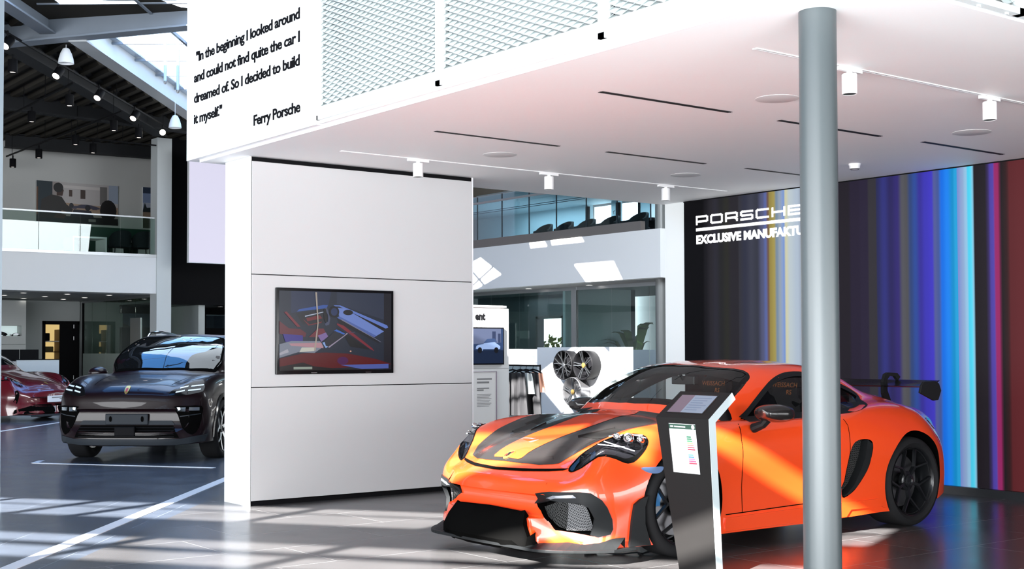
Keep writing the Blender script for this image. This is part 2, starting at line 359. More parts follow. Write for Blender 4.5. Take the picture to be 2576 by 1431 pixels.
# striped wall
sbox('wall_right_end', mat('wall_end_white', (.80, .82, .81), .5), 10.835, 11.0, 10.795, 11.12, 0, CZ)
sbox('wall_right', BLACK, 10.86, 11.0, 0.5, 10.795, 0, CZ)
sbox('baseboard_right', mat('plinth_dark', (.012, .014, .017), .35), 10.79, 10.86, .5, 10.80, 0, .075)
def stripes():
    S = [(10.80, 8,7,11), (10.45, 24,23,28), (10.37, 40,38,44), (10.30, 44,43,52), (10.21, 38,38,40), (10.13, 44,44,40), (10.05, 42,40,46), (9.94, 52,52,60), (9.86, 50,52,68), (9.76, 62,64,78), (9.68, 56,58,70),
         (9.60, 84,88,120), (9.555, 92,104,160), (9.52, 110,84,70), (9.495, 150,134,72), (9.435, 164,150,84), (9.40, 120,140,160), (9.357, 150,162,176), (9.325, 140,160,200), (9.30, 120,150,208), (9.275, 206,204,170), (9.22, 188,200,206), (9.12, 176,190,206), (9.05, 150,160,178),
         (8.95, 130,140,168), (8.85, 70,70,90), (8.72, 34,28,36), (8.587, 36,32,40), (8.42, 40,34,52), (8.30, 42,36,56), (8.20, 52,50,56), (8.10, 42,44,86), (8.02, 50,52,120), (7.94, 44,40,92), (7.86, 52,44,110), (7.80, 84,84,90), (7.755, 80,80,84), (7.71, 50,70,120), (7.66, 48,76,150), (7.60, 56,50,150), (7.54, 62,56,178), (7.47, 66,58,190),
         (7.44, 84,92,150), (7.40, 70,88,150), (7.36, 24,110,225), (7.30, 30,130,236), (7.24, 20,140,200), (7.215, 40,160,215), (7.19, 120,140,205), (7.14, 140,165,205), (7.10, 150,195,225), (7.075, 70,205,238), (7.05, 84,215,242), (7.035, 150,215,245), (7.018, 33,28,34), (6.90, 36,32,38), (6.875, 52,42,78), (6.845, 80,66,160), (6.815, 84,70,166), (6.80, 150,44,104), (6.765, 150,42,98), (6.745, 34,30,34), (6.68, 52,32,34), (6.655, 92,38,42), (6.55, 96,40,44), (6.35, 88,38,40), (6.2, 40,30,36), (5.8, 120,40,60), (5.4, 60,30,70), (4.6, 40,30,50), (3.8, 30,28,40)]
    m = bpy.data.materials.new('striped_backlit_print'); m.use_nodes = True; t = m.node_tree; b = t.nodes['Principled BSDF']
    tc = t.nodes.new('ShaderNodeTexCoord'); s = t.nodes.new('ShaderNodeSeparateXYZ'); t.links.new(tc.outputs['Object'], s.inputs[0])
    Y0, Y1 = 10.80, 3.8; ramps = []; N = 24; chunks = [S[i:i+N] for i in range(0, len(S), N)]
    prev = None
    for ci, ch in enumerate(chunks):
        a = ch[0][0]; z = (chunks[ci+1][0][0] if ci+1 < len(chunks) else 3.0)
        mr = t.nodes.new('ShaderNodeMapRange'); mr.inputs[1].default_value = a; mr.inputs[2].default_value = z
        r = t.nodes.new('ShaderNodeValToRGB'); t.links.new(s.outputs['Y'], mr.inputs[0]); t.links.new(mr.outputs[0], r.inputs[0])
        r.color_ramp.interpolation = 'EASE'; els = r.color_ramp.elements; els.remove(els[1])
        for i, (y, *c) in enumerate(ch):
            p = (a-y)/(a-z); col = (*srgb(*c), 1); nx = ch[i+1][0] if i+1 < len(ch) else z; wdt = (y-nx)/(a-z)
            if i == 0: els[0].position = 0; els[0].color = col
            else: e = els.new(min(1, p+.001)); e.color = col
            if len(els) < 31 and wdt > .055: e = els.new(min(1, p+wdt*.85)); e.color = col
        if prev is None: prev = r.outputs[0]
        else:
            mx = t.nodes.new('ShaderNodeMix'); mx.data_type = 'RGBA'; g = t.nodes.new('ShaderNodeMath'); g.operation = 'LESS_THAN'; g.inputs[1].default_value = a
            t.links.new(s.outputs['Y'], g.inputs[0]); t.links.new(g.outputs[0], mx.inputs[0]); t.links.new(prev, mx.inputs[6]); t.links.new(r.outputs[0], mx.inputs[7]); prev = mx.outputs[2]
    dk = t.nodes.new('ShaderNodeMix'); dk.data_type = 'RGBA'; dk.blend_type = 'MULTIPLY'; dk.inputs[0].default_value = 1; dk.inputs[7].default_value = (.14, .14, .14, 1)
    t.links.new(prev, dk.inputs[6]); t.links.new(dk.outputs[2], b.inputs['Base Color'])
    t.links.new(prev, b.inputs['Emission Color']); b.inputs['Emission Strength'].default_value = .62
    b.inputs['Roughness'].default_value = .5; b.inputs['Specular IOR Level'].default_value = .08
    return m
LW = thing('striped_wall_graphic', 'backlit wall graphic of vertical coloured stripes behind the orange car', 'wall graphic', (10.82, 10.79, .08))
o = MB().box(10.82, 10.862, 3.8, 10.79, .078, CZ-.012).build('print', stripes()); o.parent = LW; o.matrix_parent_inverse = Matrix.Translation((-10.82, -10.79, -.08))
o = MB().box(10.815, 10.862, 3.8, 10.795, CZ-.012, CZ).build('frame', BLACK); o.parent = LW; o.matrix_parent_inverse = Matrix.Translation((-10.82, -10.79, -.08))
LET = mat('lit_lettering', (.9, .9, .9), .4, emis=(1, 1, 1), estr=.8)
SG = thing('wall_sign', 'white lettering with an underline on the dark part of the striped wall', 'sign', (10.812, 10.588, 2.6))
def strokes(L, x, w, h, t):
    """wide rounded capitals as bars; returns list of polylines in letter units"""
    P = {'P': [[(0,0),(0,1),(.9,1),(1,.9),(1,.45),(.9,.35),(0,.35)]], 'O': [[(.1,0),(.9,0),(1,.12),(1,.88),(.9,1),(.1,1),(0,.88),(0,.12),(.1,0)]],
         'R': [[(0,0),(0,1),(.88,1),(1,.9),(1,.5),(.9,.4),(0,.4)],[(.78,.4),(1,.15),(1,0)]], 'S': [[(1,1),(.1,1),(0,.9),(0,.62),(.1,.5),(.9,.5),(1,.4),(1,.1),(.9,0),(0,0)]],
         'C': [[(1,1),(.1,1),(0,.88),(0,.12),(.1,0),(1,0)]], 'H': [[(0,0),(0,1)],[(1,0),(1,1)],[(0,.5),(1,.5)]], 'E': [[(1,1),(0,1),(0,0),(1,0)],[(0,.5),(1,.5)]]}[L]
    return [[(x+a*w, t/2+b*(h-t)) for a, b in pl] for pl in P]
b = MB(); H = .108; tk = .023; x = 0
for L in 'PORSCHE':
    for pl in strokes(L, x+tk/2, .165, H, tk):
        for p, q in zip(pl, pl[1:]):
            p = Vector(p); q = Vector(q); d = (q-p).normalized()*tk*.42; p = p-d; q = q+d
            b.beam((p.x, p.y, 0), (q.x, q.y, 0), tk if abs(d.x) < abs(d.y)*3 else tk, .004)
    x += .226
b.xf(plane_m((10.812, 10.588, 2.786), (0, -1, 0), (0, 0, 1)))
sg = [b.build('brand_line', LET)]
sg.append(MB().box(10.810, 10.816, 9.00, 10.588, 2.718, 2.752).build('underline', LET))
b = text_mb('EXCLUSIVE MANUFAKTUR', .13, 1, offset=.0065, extrude=.002); xs = [v[0] for v in b.v]; k = 1.66/(max(xs)-min(xs)); zs = max(v[1] for v in b.v)
b.v = [(v[0]*k, v[1]*.096/zs, v[2]) for v in b.v]; b.xf(plane_m((10.812, 10.588, 2.576), (0, -1, 0), (0, 0, 1)))
sg.append(b.build('caption_line', LET))
for o in sg: o.parent = SG; o.matrix_parent_inverse = Matrix.Translation((-10.812, -10.588, -2.6))
# ------------------------------------------------------------------ roof, its openings shaped to throw the wanted sun patches; outer walls
from mathutils.geometry import tessellate_polygon
RZ = 7.62
QN = Vector((math.cos(math.radians(35.5)), math.sin(math.radians(35.5)))); AZ = Vector((math.cos(SUN_AZ), math.sin(SUN_AZ))); BP = Vector((-AZ.y, AZ.x))
QD = Vector((QN.y, -QN.x))
def qb(q, b):
    """roof point from its distance along the slot normal and across the sun's heading"""
    det = QN.x*BP.y-QN.y*BP.x
    return ((q*BP.y-QN.y*b)/det, (QN.x*b-q*BP.x)/det)
run = RZ/math.tan(SUN_EL); qs = run*AZ.dot(QN)
holes = []
for q0_, q1_ in ((10.03, 10.34), (9.40, 9.96), (8.06, 8.39), (7.43, 7.86), (6.08, 6.40), (5.47, 5.88), (4.10, 4.44), (3.50, 3.92), (2.1, 2.46), (1.5, 1.92)):
    for b0_, b1_ in ((12.5, 10.75), (10.62, 9.22), (9.08, 8.60), (8.46, 7.08), (6.94, 5.55), (5.41, 4.02), (3.88, 2.36)):
        if abs(q0_-9.40) < .001 and b0_ == 3.88:
            for c0_, c1_ in ((3.88, 3.38), (2.64, 2.34)): holes.append([qb(q0_-qs, c0_), qb(q1_-qs, c0_), qb(q1_-qs, c1_), qb(q0_-qs, c1_)])
            continue
        holes.append([qb(q0_-qs, b0_), qb(q1_-qs, b0_), qb(q1_-qs, b1_), qb(q0_-qs, b1_)])
WB = Vector((9.117, 25.90))           # foot of the white beam's line
hd2 = Vector((HD.x, HD.y)); hn2 = Vector((HN.x, HN.y))
def sk(t, p): v = WB+hd2*t+hn2*p; return (v.x, v.y)
holes.append([sk(-16.5, .12), sk(-16.5, 4.9), sk(-14.5, 4.9), sk(-14.5, .12)])
holes.append([sk(-13.6, 3.2), sk(-13.6, 4.9), sk(-11.8, 4.9), sk(-11.8, 3.2)])
holes.append([sk(-11, .12), sk(-11, 3.4), sk(-3.6, 3.4), sk(-3.6, .12)])
holes.append([sk(-3.1, .5), sk(-3.1, 1.9), sk(-2.75, 1.9), sk(-2.75, .5)])
holes.append([sk(-3.55, 2.1), sk(-3.55, 4.9), sk(-1.7, 4.9), sk(-2.4, 2.6)])
holes.append([sk(-1.2, .12), sk(-1.2, 2.5), sk(8, 2.5), sk(8, .12)])
def back(y, z, x=20.49):
    h = (RZ-z)/math.tan(SUN_EL); return (x-AZ.x*h, y-AZ.y*h)
holes.append([back(24.15, 3.44), back(22.75, 3.44), back(22.45, 3.0), back(23.7, 3.0)])
holes.append([back(28.0, 3.83), back(27.1, 3.35), back(28.6, 2.9), back(29.6, 3.4)])
holes.append([back(25.9, 4.08), back(25.3, 4.08), back(25.2, 3.96), back(25.85, 3.96)])
holes.append([back(25.05, 4.1), back(23.9, 4.1), back(23.8, 3.98), back(25.0, 3.98)])
outer = [(-28, -16), (34, -16), (34, 52), (-28, 52)]
def holed(polys, z):
    pts = [Vector((x, y, 0)) for pl in polys for x, y in pl]
    tris = tessellate_polygon([[Vector((x, y, 0)) for x, y in pl] for pl in polys])
    return MB().add([(p.x, p.y, z) for p in pts], tris)
DECK = mat('roof_deck_dark', (.042, .038, .032), .8, spec=.05)
struct(holed([outer]+holes, RZ).build('roof', DECK))
OUTW = mat('outer_wall', (.55, .56, .58), .7)
for n, bx in (('wall_back', (-28, 34, 51, 51.3, 0, RZ)), ('wall_front', (-28, 34, -16, -15.7, 0, RZ)), ('wall_left', (-28, -27.7, -16, 51, 0, RZ)), ('wall_far', (33.7, 34, -16, 51, 0, RZ))):
    sbox(n, OUTW, *bx)
# skylight glazing bars and glass
SKG = glass('skylight_glass', (.97, .98, 1), .35)
o = struct(MB().add([(*sk(-16.5, .1), RZ+.05), (*sk(-16.5, 4.9), RZ+.05), (*sk(8, 4.9), RZ+.05), (*sk(8, .1), RZ+.05)], [(0, 1, 2, 3)]).build('window_1', SKG))
b = MB()
for i in range(17):
    t_ = -16.5+i*1.53; b.beam((*sk(t_, .1), RZ), (*sk(t_, 4.9), RZ), .05, .05)
for p_ in (1.95, 3.8): b.beam((*sk(-16.5, p_), RZ-.0), (*sk(8, p_), RZ-.0), .05, .06)
o2 = b.build('glazing_bars', STEEL); o2.parent = o
# deck ribs over the hall
b = MB()
for i in range(34):
    x = 2.0+i*.42; y0 = WB.y+(x-WB.x)*HD.y/HD.x+.6; y1 = 44
    if y1-y0 > 1: b.prism([(x, RZ), (x+.06, RZ-.09), (x+.20, RZ-.09), (x+.26, RZ)], 'y', y0, y1)
o2 = b.build('ceiling_deck', DECK); struct(o2)

# ------------------------------------------------------------------ hall steelwork
def beam(label, a, b, w, h, m, name='roof_beam', bolts=None):
    bm_ = MB().ibeam(a, b, w, h, .035, .025); o = bm_.build(name, m)
    o['kind'] = 'structure'; tag(o, label, 'beam')
    if bolts:
        k = MB()
        for p in bolts: k.cbox(p, (.05, .05, .045))
        k.build('bolts', ALU, o)
    return o
LSTEEL = mat('light_grey_steel', (.50, .52, .53), .5, vary=.03)
d_ = (Vector((9.92, 22.5, 0))-Vector((7.59, 25.27, 0))).normalized(); c0 = Vector((7.59, 25.27, 7.2+.33))
beam('blue-grey roof beam crossing above the quotation wall', c0-d_*2.4-Vector((0, 0, .10)), c0+d_*6+Vector((0, 0, .18)), .34, .66, STEEL,
     bolts=[c0-d_*.25+Vector((-.10, -.08, -.22+.15*i)) for i in range(4)])
c1 = Vector((8.02, 24.72, 7.62)); beam('blue-grey roof beam running from the top left corner', c1-Vector((HD.x, HD.y, 0))*9, c1, .30, .56, STEEL)
w0 = Vector((8.45, 24.35, 7.45)); beam('pale grey roof beam beside the skylight', w0, w0+HD*10.2, .34, .52, LSTEEL)
dk = Vector((7.83, 26.04, 7.4)); beam('dark roof beam behind the row of tilted spotlights', dk-HD*3, dk+HD*9.9, .36, .42, DSTEEL)
beam('dark roof beam crossing the hall in front of the gallery', (8.2, 32.15, 7.42), (15.2, 33.05, 7.42), .26, .42, DSTEEL)
beam('dark roof beam in front of the gallery wall', (11.2, 38.15, 7.38), (16.2, 37.65, 7.38), .3, .40, DSTEEL)
BT = mat('track_black', (.006, .006, .007), .5, spec=.06)
def btrack(label, a, b):
    t = thing('light_track', label, 'light track', a); v = Vector(b)-Vector(a); m = MB().beam((0, 0, 0), v, .036, .036)
    m.build('rail', BT, t); k = MB()
    for s in (.06, .34, .62, .94): p = v*s; k.tube([p, p+Vector((0, 0, RZ-a[2]-v.z*s-.1))], .008, 5)
    k.build('hanger', BT, t); return t
btrack('black light track carrying the tilted spotlights', (6.6, 23.75, 7.2), (13.78, 32.57, 7.2))
btrack('black light track over the hall, nearest the left edge', (9.29, 26.98, 6.95), (9.39, 32.6, 6.95))
btrack('black light track over the hall ending near the gallery', (11.29, 29.5, 6.95), (11.28, 38.3, 6.95))
btrack('black light track running across in front of the gallery wall', (11.43, 33.77, 6.95), (13.92, 33.88, 6.95))
LAMPF = mat('lamp_face', (1, .95, .9), .4, emis=(1, .86, .78), estr=3.0); LAMPW = mat('lamp_face_hot', (1, 1, .9), .4, emis=(1, .93, .7), estr=14)
def bspot(label, x, y, z, tilt=None, face=LAMPF):
    t = thing('black_spotlight', label, 'spotlight', (x, y, z), 0, 'black spotlights of the hall')
    R = Matrix.Identity(4) if tilt is None else Vector(tilt).to_track_quat('-Z', 'Y').to_matrix().to_4x4()
    MB().lathe([(0, .12), (.085, .12), (.09, .11), (.09, -.13), (.08, -.13), (.075, -.10), (0, -.10)], 24).xf(R).build('housing', BT, t, smooth=True)
    MB().disc((0, 0, -.118), .074 if tilt else .05, 20).xf(R).build('lamp', face, t)
    MB().tube([(0, 0, .1), (0, 0, .22)], .02, 8).build('stem', BT, t)
tl = (-.55, -.45, -.72)
for l, x, y, z, f in (('tilted black spotlight at the top left corner', 7.19, 24.40, 7.0, LAMPF), ('tilted black spotlight below the left white pendant lamp', 8.79, 26.44, 7.0, LAMPF), ('tilted black spotlight in the middle of its row of five', 10.27, 28.19, 7.0, LAMPF),
                   ('tilted black spotlight next to the brightest one', 11.85, 30.15, 7.0, LAMPF), ('brightest tilted spotlight, glowing warm at the white column top', 13.31, 31.98, 7.0, LAMPW)):
    bspot(l, x, y, z, tl if f is LAMPF else (-.38, -.9, -.25), f)
for l, x, y in (('upright black spotlight under the topmost tilted spotlight', 7.555, 25.31), ('upright black spotlight, second from the front on the left track', 9.566, 28.03), ('upright black spotlight near the left edge, third of its track', 9.542, 30.5), ('small upright black spotlight above the far track start', 11.49, 30.54),
                ('upright black spotlight in the middle of the ribbed deck', 11.49, 33.2), ('small upright black spotlight close to the white column', 12.37, 31.2), ('upright black spotlight left of the gallery wall track', 11.484, 36.07), ('small upright black spotlight above the framed poster', 12.34, 34.3), ('upright black spotlight at the far left end of its track', 11.46, 38.3)):
    bspot(l, x, y, 6.78)
PEND = mat('pendant_white', (.82, .84, .86), .4)
for l, p, ct in (('white bell-shaped pendant lamp at the upper left', (8.38, 24.77, 6.84), 7.2), ('white bell-shaped pendant lamp beside the quotation wall edge', (12.3, 28.83, 6.57), 7.2)):
    t = thing('pendant_lamp', l, 'pendant lamp', p, 0, 'white pendant lamps')
    MB().lathe([(.02, .30), (.06, .28), (.105, .19), (.135, .09), (.148, 0), (.140, 0), (.12, .09), (.05, .26)], 32).build('shade', PEND, t, smooth=True)
    MB().tube([(0, 0, .28), (0, 0, ct-p[2])], .006, 6).build('cord', PEND, t)
    MB().lathe([(0, .08), (.05, .10), (.05, .2), (0, .22)], 16).build('bulb', mat('bulb_opal', (.8, .8, .8), .4), t, smooth=True)
TUBE = mat('hanging_tube_blue', (.45, .62, .72), .35)
for l, p in (('pale blue hanging tube under the skylight, the shorter one', (10.32, 24.68, 6.70)), ('pale blue hanging tube under the skylight, the longer one', (10.52, 24.53, 6.52))):
    t = thing('hanging_tube', l, 'hanging tube', p); MB().tube([(0, 0, 0), (0, 0, RZ-p[2]-.1)], .03, 12).build('tube', TUBE, t, smooth=True); MB().lathe([(0, -.03), (.02, -.03), (.032, 0), (.03, .03)], 12).build('end_cap', ALU, t)

# ------------------------------------------------------------------ gallery building at the far left
GW = mat('gallery_wall_grey', (.50, .50, .48), .6)
sbox('trim_1', WHITE, 6, 14.64, 35.30, 35.8, 3.0, 4.02)
sbox('gallery_floor', GW, 6, 14.95, 35.8, 43.5, 3.02, 3.95)
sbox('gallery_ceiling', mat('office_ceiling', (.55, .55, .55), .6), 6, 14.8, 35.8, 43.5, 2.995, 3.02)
sbox('wall_gallery', GW, 6, 17.2, 39.3, 39.6, 3.9, RZ)
sbox('trim_2', mat('corner_post_white', (.60, .63, .63), .5), 14.52, 14.95, 35.25, 35.72, 0, 7.41)
sbox('trim_3', ALU, 6, 14.66, 35.28, 35.45, 4.02, 4.10)
GLS = glass('balustrade_glass', (.86, .93, .90), .5)
t = thing('glass_balustrade', 'glass balustrade with slim handrail along the left gallery', 'balustrade', (10.2, 35.4, 4.1))
xs = [9.0, 11.28, 12.40, 13.52, 14.64]
for a, c in zip(xs, xs[1:]): MB().box(a+.008-10.2, c-.008-10.2, -.008, .008, 0, 1.03).build('glass_pane', GLS, t)
MB().box(-1.2, 4.44, -.02, .02, 1.02, 1.06).build('handrail', ALU, t)
def poster(name, label, loc, w, h, ex, polys, th=.04):
    """flat print of coloured shapes; polys are (colour, outline in 0..1)"""
    t = thing(name, label, 'poster', loc); m = plane_m((0, 0, 0), ex, (0, 0, 1)); MB().box(0, w, 0, h, -th, 0).xf(m).build('board', WHITE, t)
    b = MB()
    for i, (c, pl) in enumerate(polys):
        mt = mat('print_%d_%d_%d' % c, srgb(*c), .5); b.use(mt); b.add([(x*w, y*h, .0015+.0006*i) for x, y in pl], [tuple(range(len(pl)))])
    b.xf(m).build('print', None, t, recalc=False); return t
def R(x0, y0, x1, y1): return [(x0, y0), (x1, y0), (x1, y1), (x0, y1)]
def carpoly(x, y, s, f=1): return [(x+a*s, y+c*s*f) for a, c in ((0, .12), (.02, .26), (.1, .33), (.3, .37), (.42, .52), (.6, .56), (.75, .50), (.92, .34), (1, .26), (1, .12), (.92, .08), (.9, .0), (.78, 0), (.75, .1), (.3, .1), (.27, 0), (.14, 0), (.11, .1))]
def head(x, y, r, ry): return [(x+r*math.cos(a*PI/8), y+ry*math.sin(a*PI/8)) for a in range(16)]
poster('framed_poster', 'large poster of two people looking at a silver sports car', (12.43, 39.245, 5.24), 2.48, 1.22, (1, 0, 0), [
    ((150, 140, 136), R(0, 0, 1, 1)), ((176, 170, 168), R(.28, .45, 1, 1)), ((12, 34, 44), R(0, 0, .19, 1)), ((90, 56, 30), R(0, 0, .02, .85)), ((196, 190, 186), R(.3, .86, .78, .93)), ((70, 52, 44), R(.39, .66, .43, .82)), ((64, 50, 44), R(.53, .62, .59, .84)), ((150, 160, 176), R(.88, .55, 1, 1)),
    ((110, 106, 104), R(.77, .5, .86, .95)), ((156, 132, 112), [(.3, .25), (1, .25), (1, .45), (.3, .5)]), ((60, 58, 76), carpoly(.37, .36, .4, .55)), ((26, 26, 34), head(.62, .40, .035, .07)), ((26, 26, 34), head(.42, .44, .028, .06)), ((22, 22, 28), R(0, 0, 1, .17)), ((32, 30, 44), [(.4, .16), (.7, .16), (.66, .33), (.45, .35)]),
    ((30, 25, 22), [(.04, .1), (.06, .55), (.18, .68), (.30, .64), (.36, .46), (.44, .34), (.42, .26), (.3, .3), (.3, .1)]), ((60, 34, 24), [(.24, .66), (.31, .66), (.325, .80), (.30, .9), (.24, .86)]), ((14, 11, 11), head(.26, .86, .06, .12)), ((58, 36, 26), [(.20, .12), (.33, .10), (.36, .2), (.25, .24)]), ((16, 11, 11), head(.875, .36, .105, .27)), ((18, 14, 16), [(.70, 0), (.78, .16), (.97, .16), (1, .08), (1, 0)]), ((120, 116, 112), R(.63, .06, .72, .13))])
poster('framed_poster', 'landscape poster partly hidden behind the tall white column', (15.70, 39.245, 5.22), 1.3, 1.28, (1, 0, 0), [((120, 136, 168), R(0, .4, 1, 1)), ((160, 166, 182), R(0, .42, 1, .62)), ((44, 56, 76), R(0, .85, 1, 1)), ((28, 36, 40), [(0, .42), (.05, .62), (.1, .5), (.3, .52), (.5, .56), (1, .5), (1, .38), (0, .36)]), ((132, 112, 96), R(0, .24, 1, .39)), ((70, 74, 62), R(0, 0, 1, .24))])
GRN = mat('dark_green_panel', srgb(6, 52, 38), .5)
sbox('room_divider', GRN, 13.47, 16.4, 38.5, 38.6, 3.95, 5.10); tag(bpy.data.objects['room_divider'], 'dark green screen panel below the posters in the gallery', 'panel', kind='thing')
def gtable(label, x, y, w, z0=3.95):
    t = thing('gallery_table', label, 'table', (x, y, z0)); MB().box(0, w, 0, .8, .66, .71).build('tabletop', WHITE, t); MB().box(0, .04, 0, .8, 0, .66).build('leg', WHITE, t); MB().box(w-.04, w, 0, .8, 0, .66).build('leg', WHITE, t)
gtable('white table in the gallery left of the dark chair', 12.72, 36.9, .98); gtable('white table in the gallery right of the dark chair', 14.17, 36.9, .8)
FAB = mat('dark_upholstery', (.010, .013, .015), .7, spec=.05)
def chair(label, x, y, z, rz, group, s=1.0):
    t = thing('tub_chair', label, 'chair', (x, y, z), rz, group)
    def seatm(b): b.v = [(v[0]*s, v[1]*s, v[2]*s) for v in b.v]; return b
    seatm(MB().box(-.26, .26, -.25, .27, .38, .47)).build('seat', FAB, t, bevel=.03)
    b = MB(); n = 13; vs = []
    for i in range(n):
        a = PI*(-.08+1.16*i/(n-1)); hgt = .66+.20*math.sin(max(0, min(PI, a)))**.7; cx, cy = .30*math.cos(a), .05+.27*math.sin(a)
        vs += [(cx, cy, .40), (cx*1.05, cy*1.06, hgt), (cx*.86, cy*.84+.0, hgt), (cx*.84, cy*.82, .44)]
    b.add(vs, [(4*i+j, 4*i+(j+1) % 4, 4*i+4+(j+1) % 4, 4*i+4+j) for i in range(n-1) for j in range(4)]+[(0, 1, 2, 3), (4*n-1, 4*n-2, 4*n-3, 4*n-4)])
    seatm(b).build('backrest', FAB, t, smooth=True, bevel=.008)
    for q in ((-.2, -.2), (.2, -.2), (-.2, .2), (.2, .2)): seatm(MB().tube([(q[0], q[1], .4), (q[0]*1.25, q[1]*1.25, 0)], [.016, .011], 8)).build('leg', BLACK, t)
chair('dark tub chair between the white gallery tables', 13.86, 36.35, 3.95, PI, 'gallery chairs', 1.0)
chair('dark tub chair in front of the right gallery table', 14.50, 36.3, 3.95, PI, 'gallery chairs', 1.0)
t = thing('round_pillar', 'pale round pillar at the left end of the gallery', 'pillar', (10.38, 36.9, 3.95)); t['kind'] = 'structure'; MB().lathe([(0, 0), (.16, 0), (.16, 2.05), (0, 2.05)], 24).build('shaft', GREYP, t, smooth=True)
# ground floor office
sbox('wall_office', mat('office_wall', (.42, .45, .44), .6), 6, 13.52, 42.0, 42.2, 0, 3.0); sbox('wall_office_top', MATS['office_wall'], 13.52, 14.72, 42, 42.2, 2.36, 3.0); sbox('wall_office_side', MATS['office_wall'], 14.68, 16.4, 42.1, 42.3, 0, 3.0)
sbox('wall_office_right', MATS['office_wall'], 16.2, 16.4, 36.2, 43.5, 0, 3.0)
DL = mat('downlight_lit', (1, 1, 1), .4, emis=(1, .95, .88), estr=4)
for i, (x, y) in enumerate(((11.30, 36.70), (11.32, 38.53), (12.53, 38.70), (12.47, 40.47), (12.53, 36.78), (13.65, 40.41), (13.77, 36.88), (13.77, 38.89))):
    t = thing('downlight', 'small round recessed downlight in the ceiling of the left office', 'downlight', (x, y, 2.993), 0, 'downlights of the left office'); MB().disc((0, 0, 0), .085, 16).build('lamp', DL, t)
    MB().lathe([(.085, 0), (.10, -.004), (.10, .001)], 16).build('rim', WHITE, t)
t = thing('wall_cabinet', 'pale built-in cabinet wall with a lit display niche', 'cabinet', (10.0, 40.5, 0)); CB = mat('cabinet_grey', (.46, .48, .47), .5)
for z0, z1 in ((0, .90), (.91, 1.25), (1.26, 1.595), (1.605, 1.86), (2.17, 2.93)): MB().box(0, 2.55, 0, .5, z0, z1).build('panel', CB, t)
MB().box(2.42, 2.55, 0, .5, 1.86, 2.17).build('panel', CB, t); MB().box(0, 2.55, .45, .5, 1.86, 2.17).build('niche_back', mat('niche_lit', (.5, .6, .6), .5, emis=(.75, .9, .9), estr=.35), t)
def carmodel(label, x, y, z, s, m):
    t = thing('model_car', label, 'model car', (x, y, z), 0, 'model cars in the display niche'); MB().prism([(a*s, c*s*.55) for a, c in carpoly(0, 0, 1)], 'y', -.18*s, .18*s).build('body', m, t, bevel=.008)
    for a in (.2, .84):
        for sd in (-.19, .19): MB().lathe([(0, -.02*s), (.075*s, -.02*s), (.075*s, .02*s), (0, .02*s)], 16, (a*s, sd*s, .075*s), 'y').build('wheel', BLACK, t)
carmodel('dark model car in the lit niche, left one', 11.62, 40.68, 1.86, .42, BLKGL); carmodel('small silver model car in the lit niche, right one', 12.13, 40.68, 1.86, .3, ALU)
t = thing('black_door', 'black door frame with its door open onto a lit store room', 'door', (13.53, 41.95, 0)); t['kind'] = 'structure'
for bx in ((0, .07, -.03, .2, 0, 2.36), (1.10, 1.15, -.03, .2, 0, 2.36), (0, 1.15, -.03, .2, 2.25, 2.36)): MB().box(*bx).build('frame', BLACK, t)
MB().box(.53, 1.10, -.02, .04, 0, 2.25).build('leaf', BLACK, t)
for z in (2.13, 1.75, .5): MB().tube([(.97, -.03, z), (.97, -.03, z+.12)], .012, 8).build('hinge', ALU, t)
STW = mat('store_wall_glow', (.62, .50, .26), .6, emis=(.85, .62, .25), estr=.55)  # yellow lamplight put into the wall as colour and glow
sbox('wall_store', STW, 13.3, 15, 43.3, 43.4, 0, 2.9)
t = thing('store_shelf', 'shelving with boxes inside the lit store room', 'shelf', (13.55, 42.6, 0)); SHM = mat('shelf_brown', (.12, .06, .02), .6)
for z in (.98, 1.36, 1.70): MB().box(0, .75, 0, .5, z, z+.03).build('shelf_board', WHITE if z > 1.6 else SHM, t)
for bx in ((0, .03, .0, .5, 0, 2.1), (.72, .75, 0, .5, 0, 2.1)): MB().box(*bx).build('upright', SHM, t)
for l, bx, m in (('brown carton on the floor of the lit store room', (13.66, 14.2, 42.5, 42.9, 0, .95), mat('carton', (.22, .09, .02), .7)), ('dark box on the top board of the store shelf', (13.72, 13.98, 42.65, 42.95, 1.73, 1.98), BLACK), ('olive bag on the middle board of the store shelf', (13.68, 14.1, 42.65, 42.95, 1.39, 1.55), mat('olive', (.12, .10, .03), .7))):
    tag(MB().box(*bx).build('storage_box', m, bevel=.02), l, 'box')
t = thing('reception_desk', 'white reception desk in front of the open black door', 'desk', (9.86, 33.0, 0)); DESK = mat('desk_white', (.62, .68, .70), .5)
MB().box(0.15, 1.19, 0, .06, 0, 1.17).build('front_panel', DESK, t); MB().box(0, .15, 0, .9, 0, 1.14).build('side_panel', mat('desk_side', (.45, .45, .44), .5), t); MB().box(-.9, 1.19, 0.06, .9, .98, 1.02).build('worktop', DESK, t); MB().box(.1, 1.2, -.01, .2, 1.17, 1.19).build('counter_top', BLACK, t)
for l, x in (('black monitor on the reception desk, left one', 9.80), ('black monitor on the reception desk, right one', 10.28)):
    t = thing('monitor', l, 'monitor', (x, 33.62, 1.021), 0, 'reception monitors'); MB().box(0, .46, 0, .03, .10, .41).build('screen', BLACK, t, bevel=.004); MB().box(.2, .26, .03, .05, 0, .3).build('stand', ALU, t); MB().box(.13, .33, -.05, .12, 0, .012).build('foot', ALU, t)
GL2 = glass('office_glass', (.72, .80, .76), .7); FROST = mat('frosted_band', (.30, .36, .33), .4)
t = thing('glass_partition', 'glass office partition with a frosted lower band, left of the SUV', 'partition', (14.7, 36.1, 0))
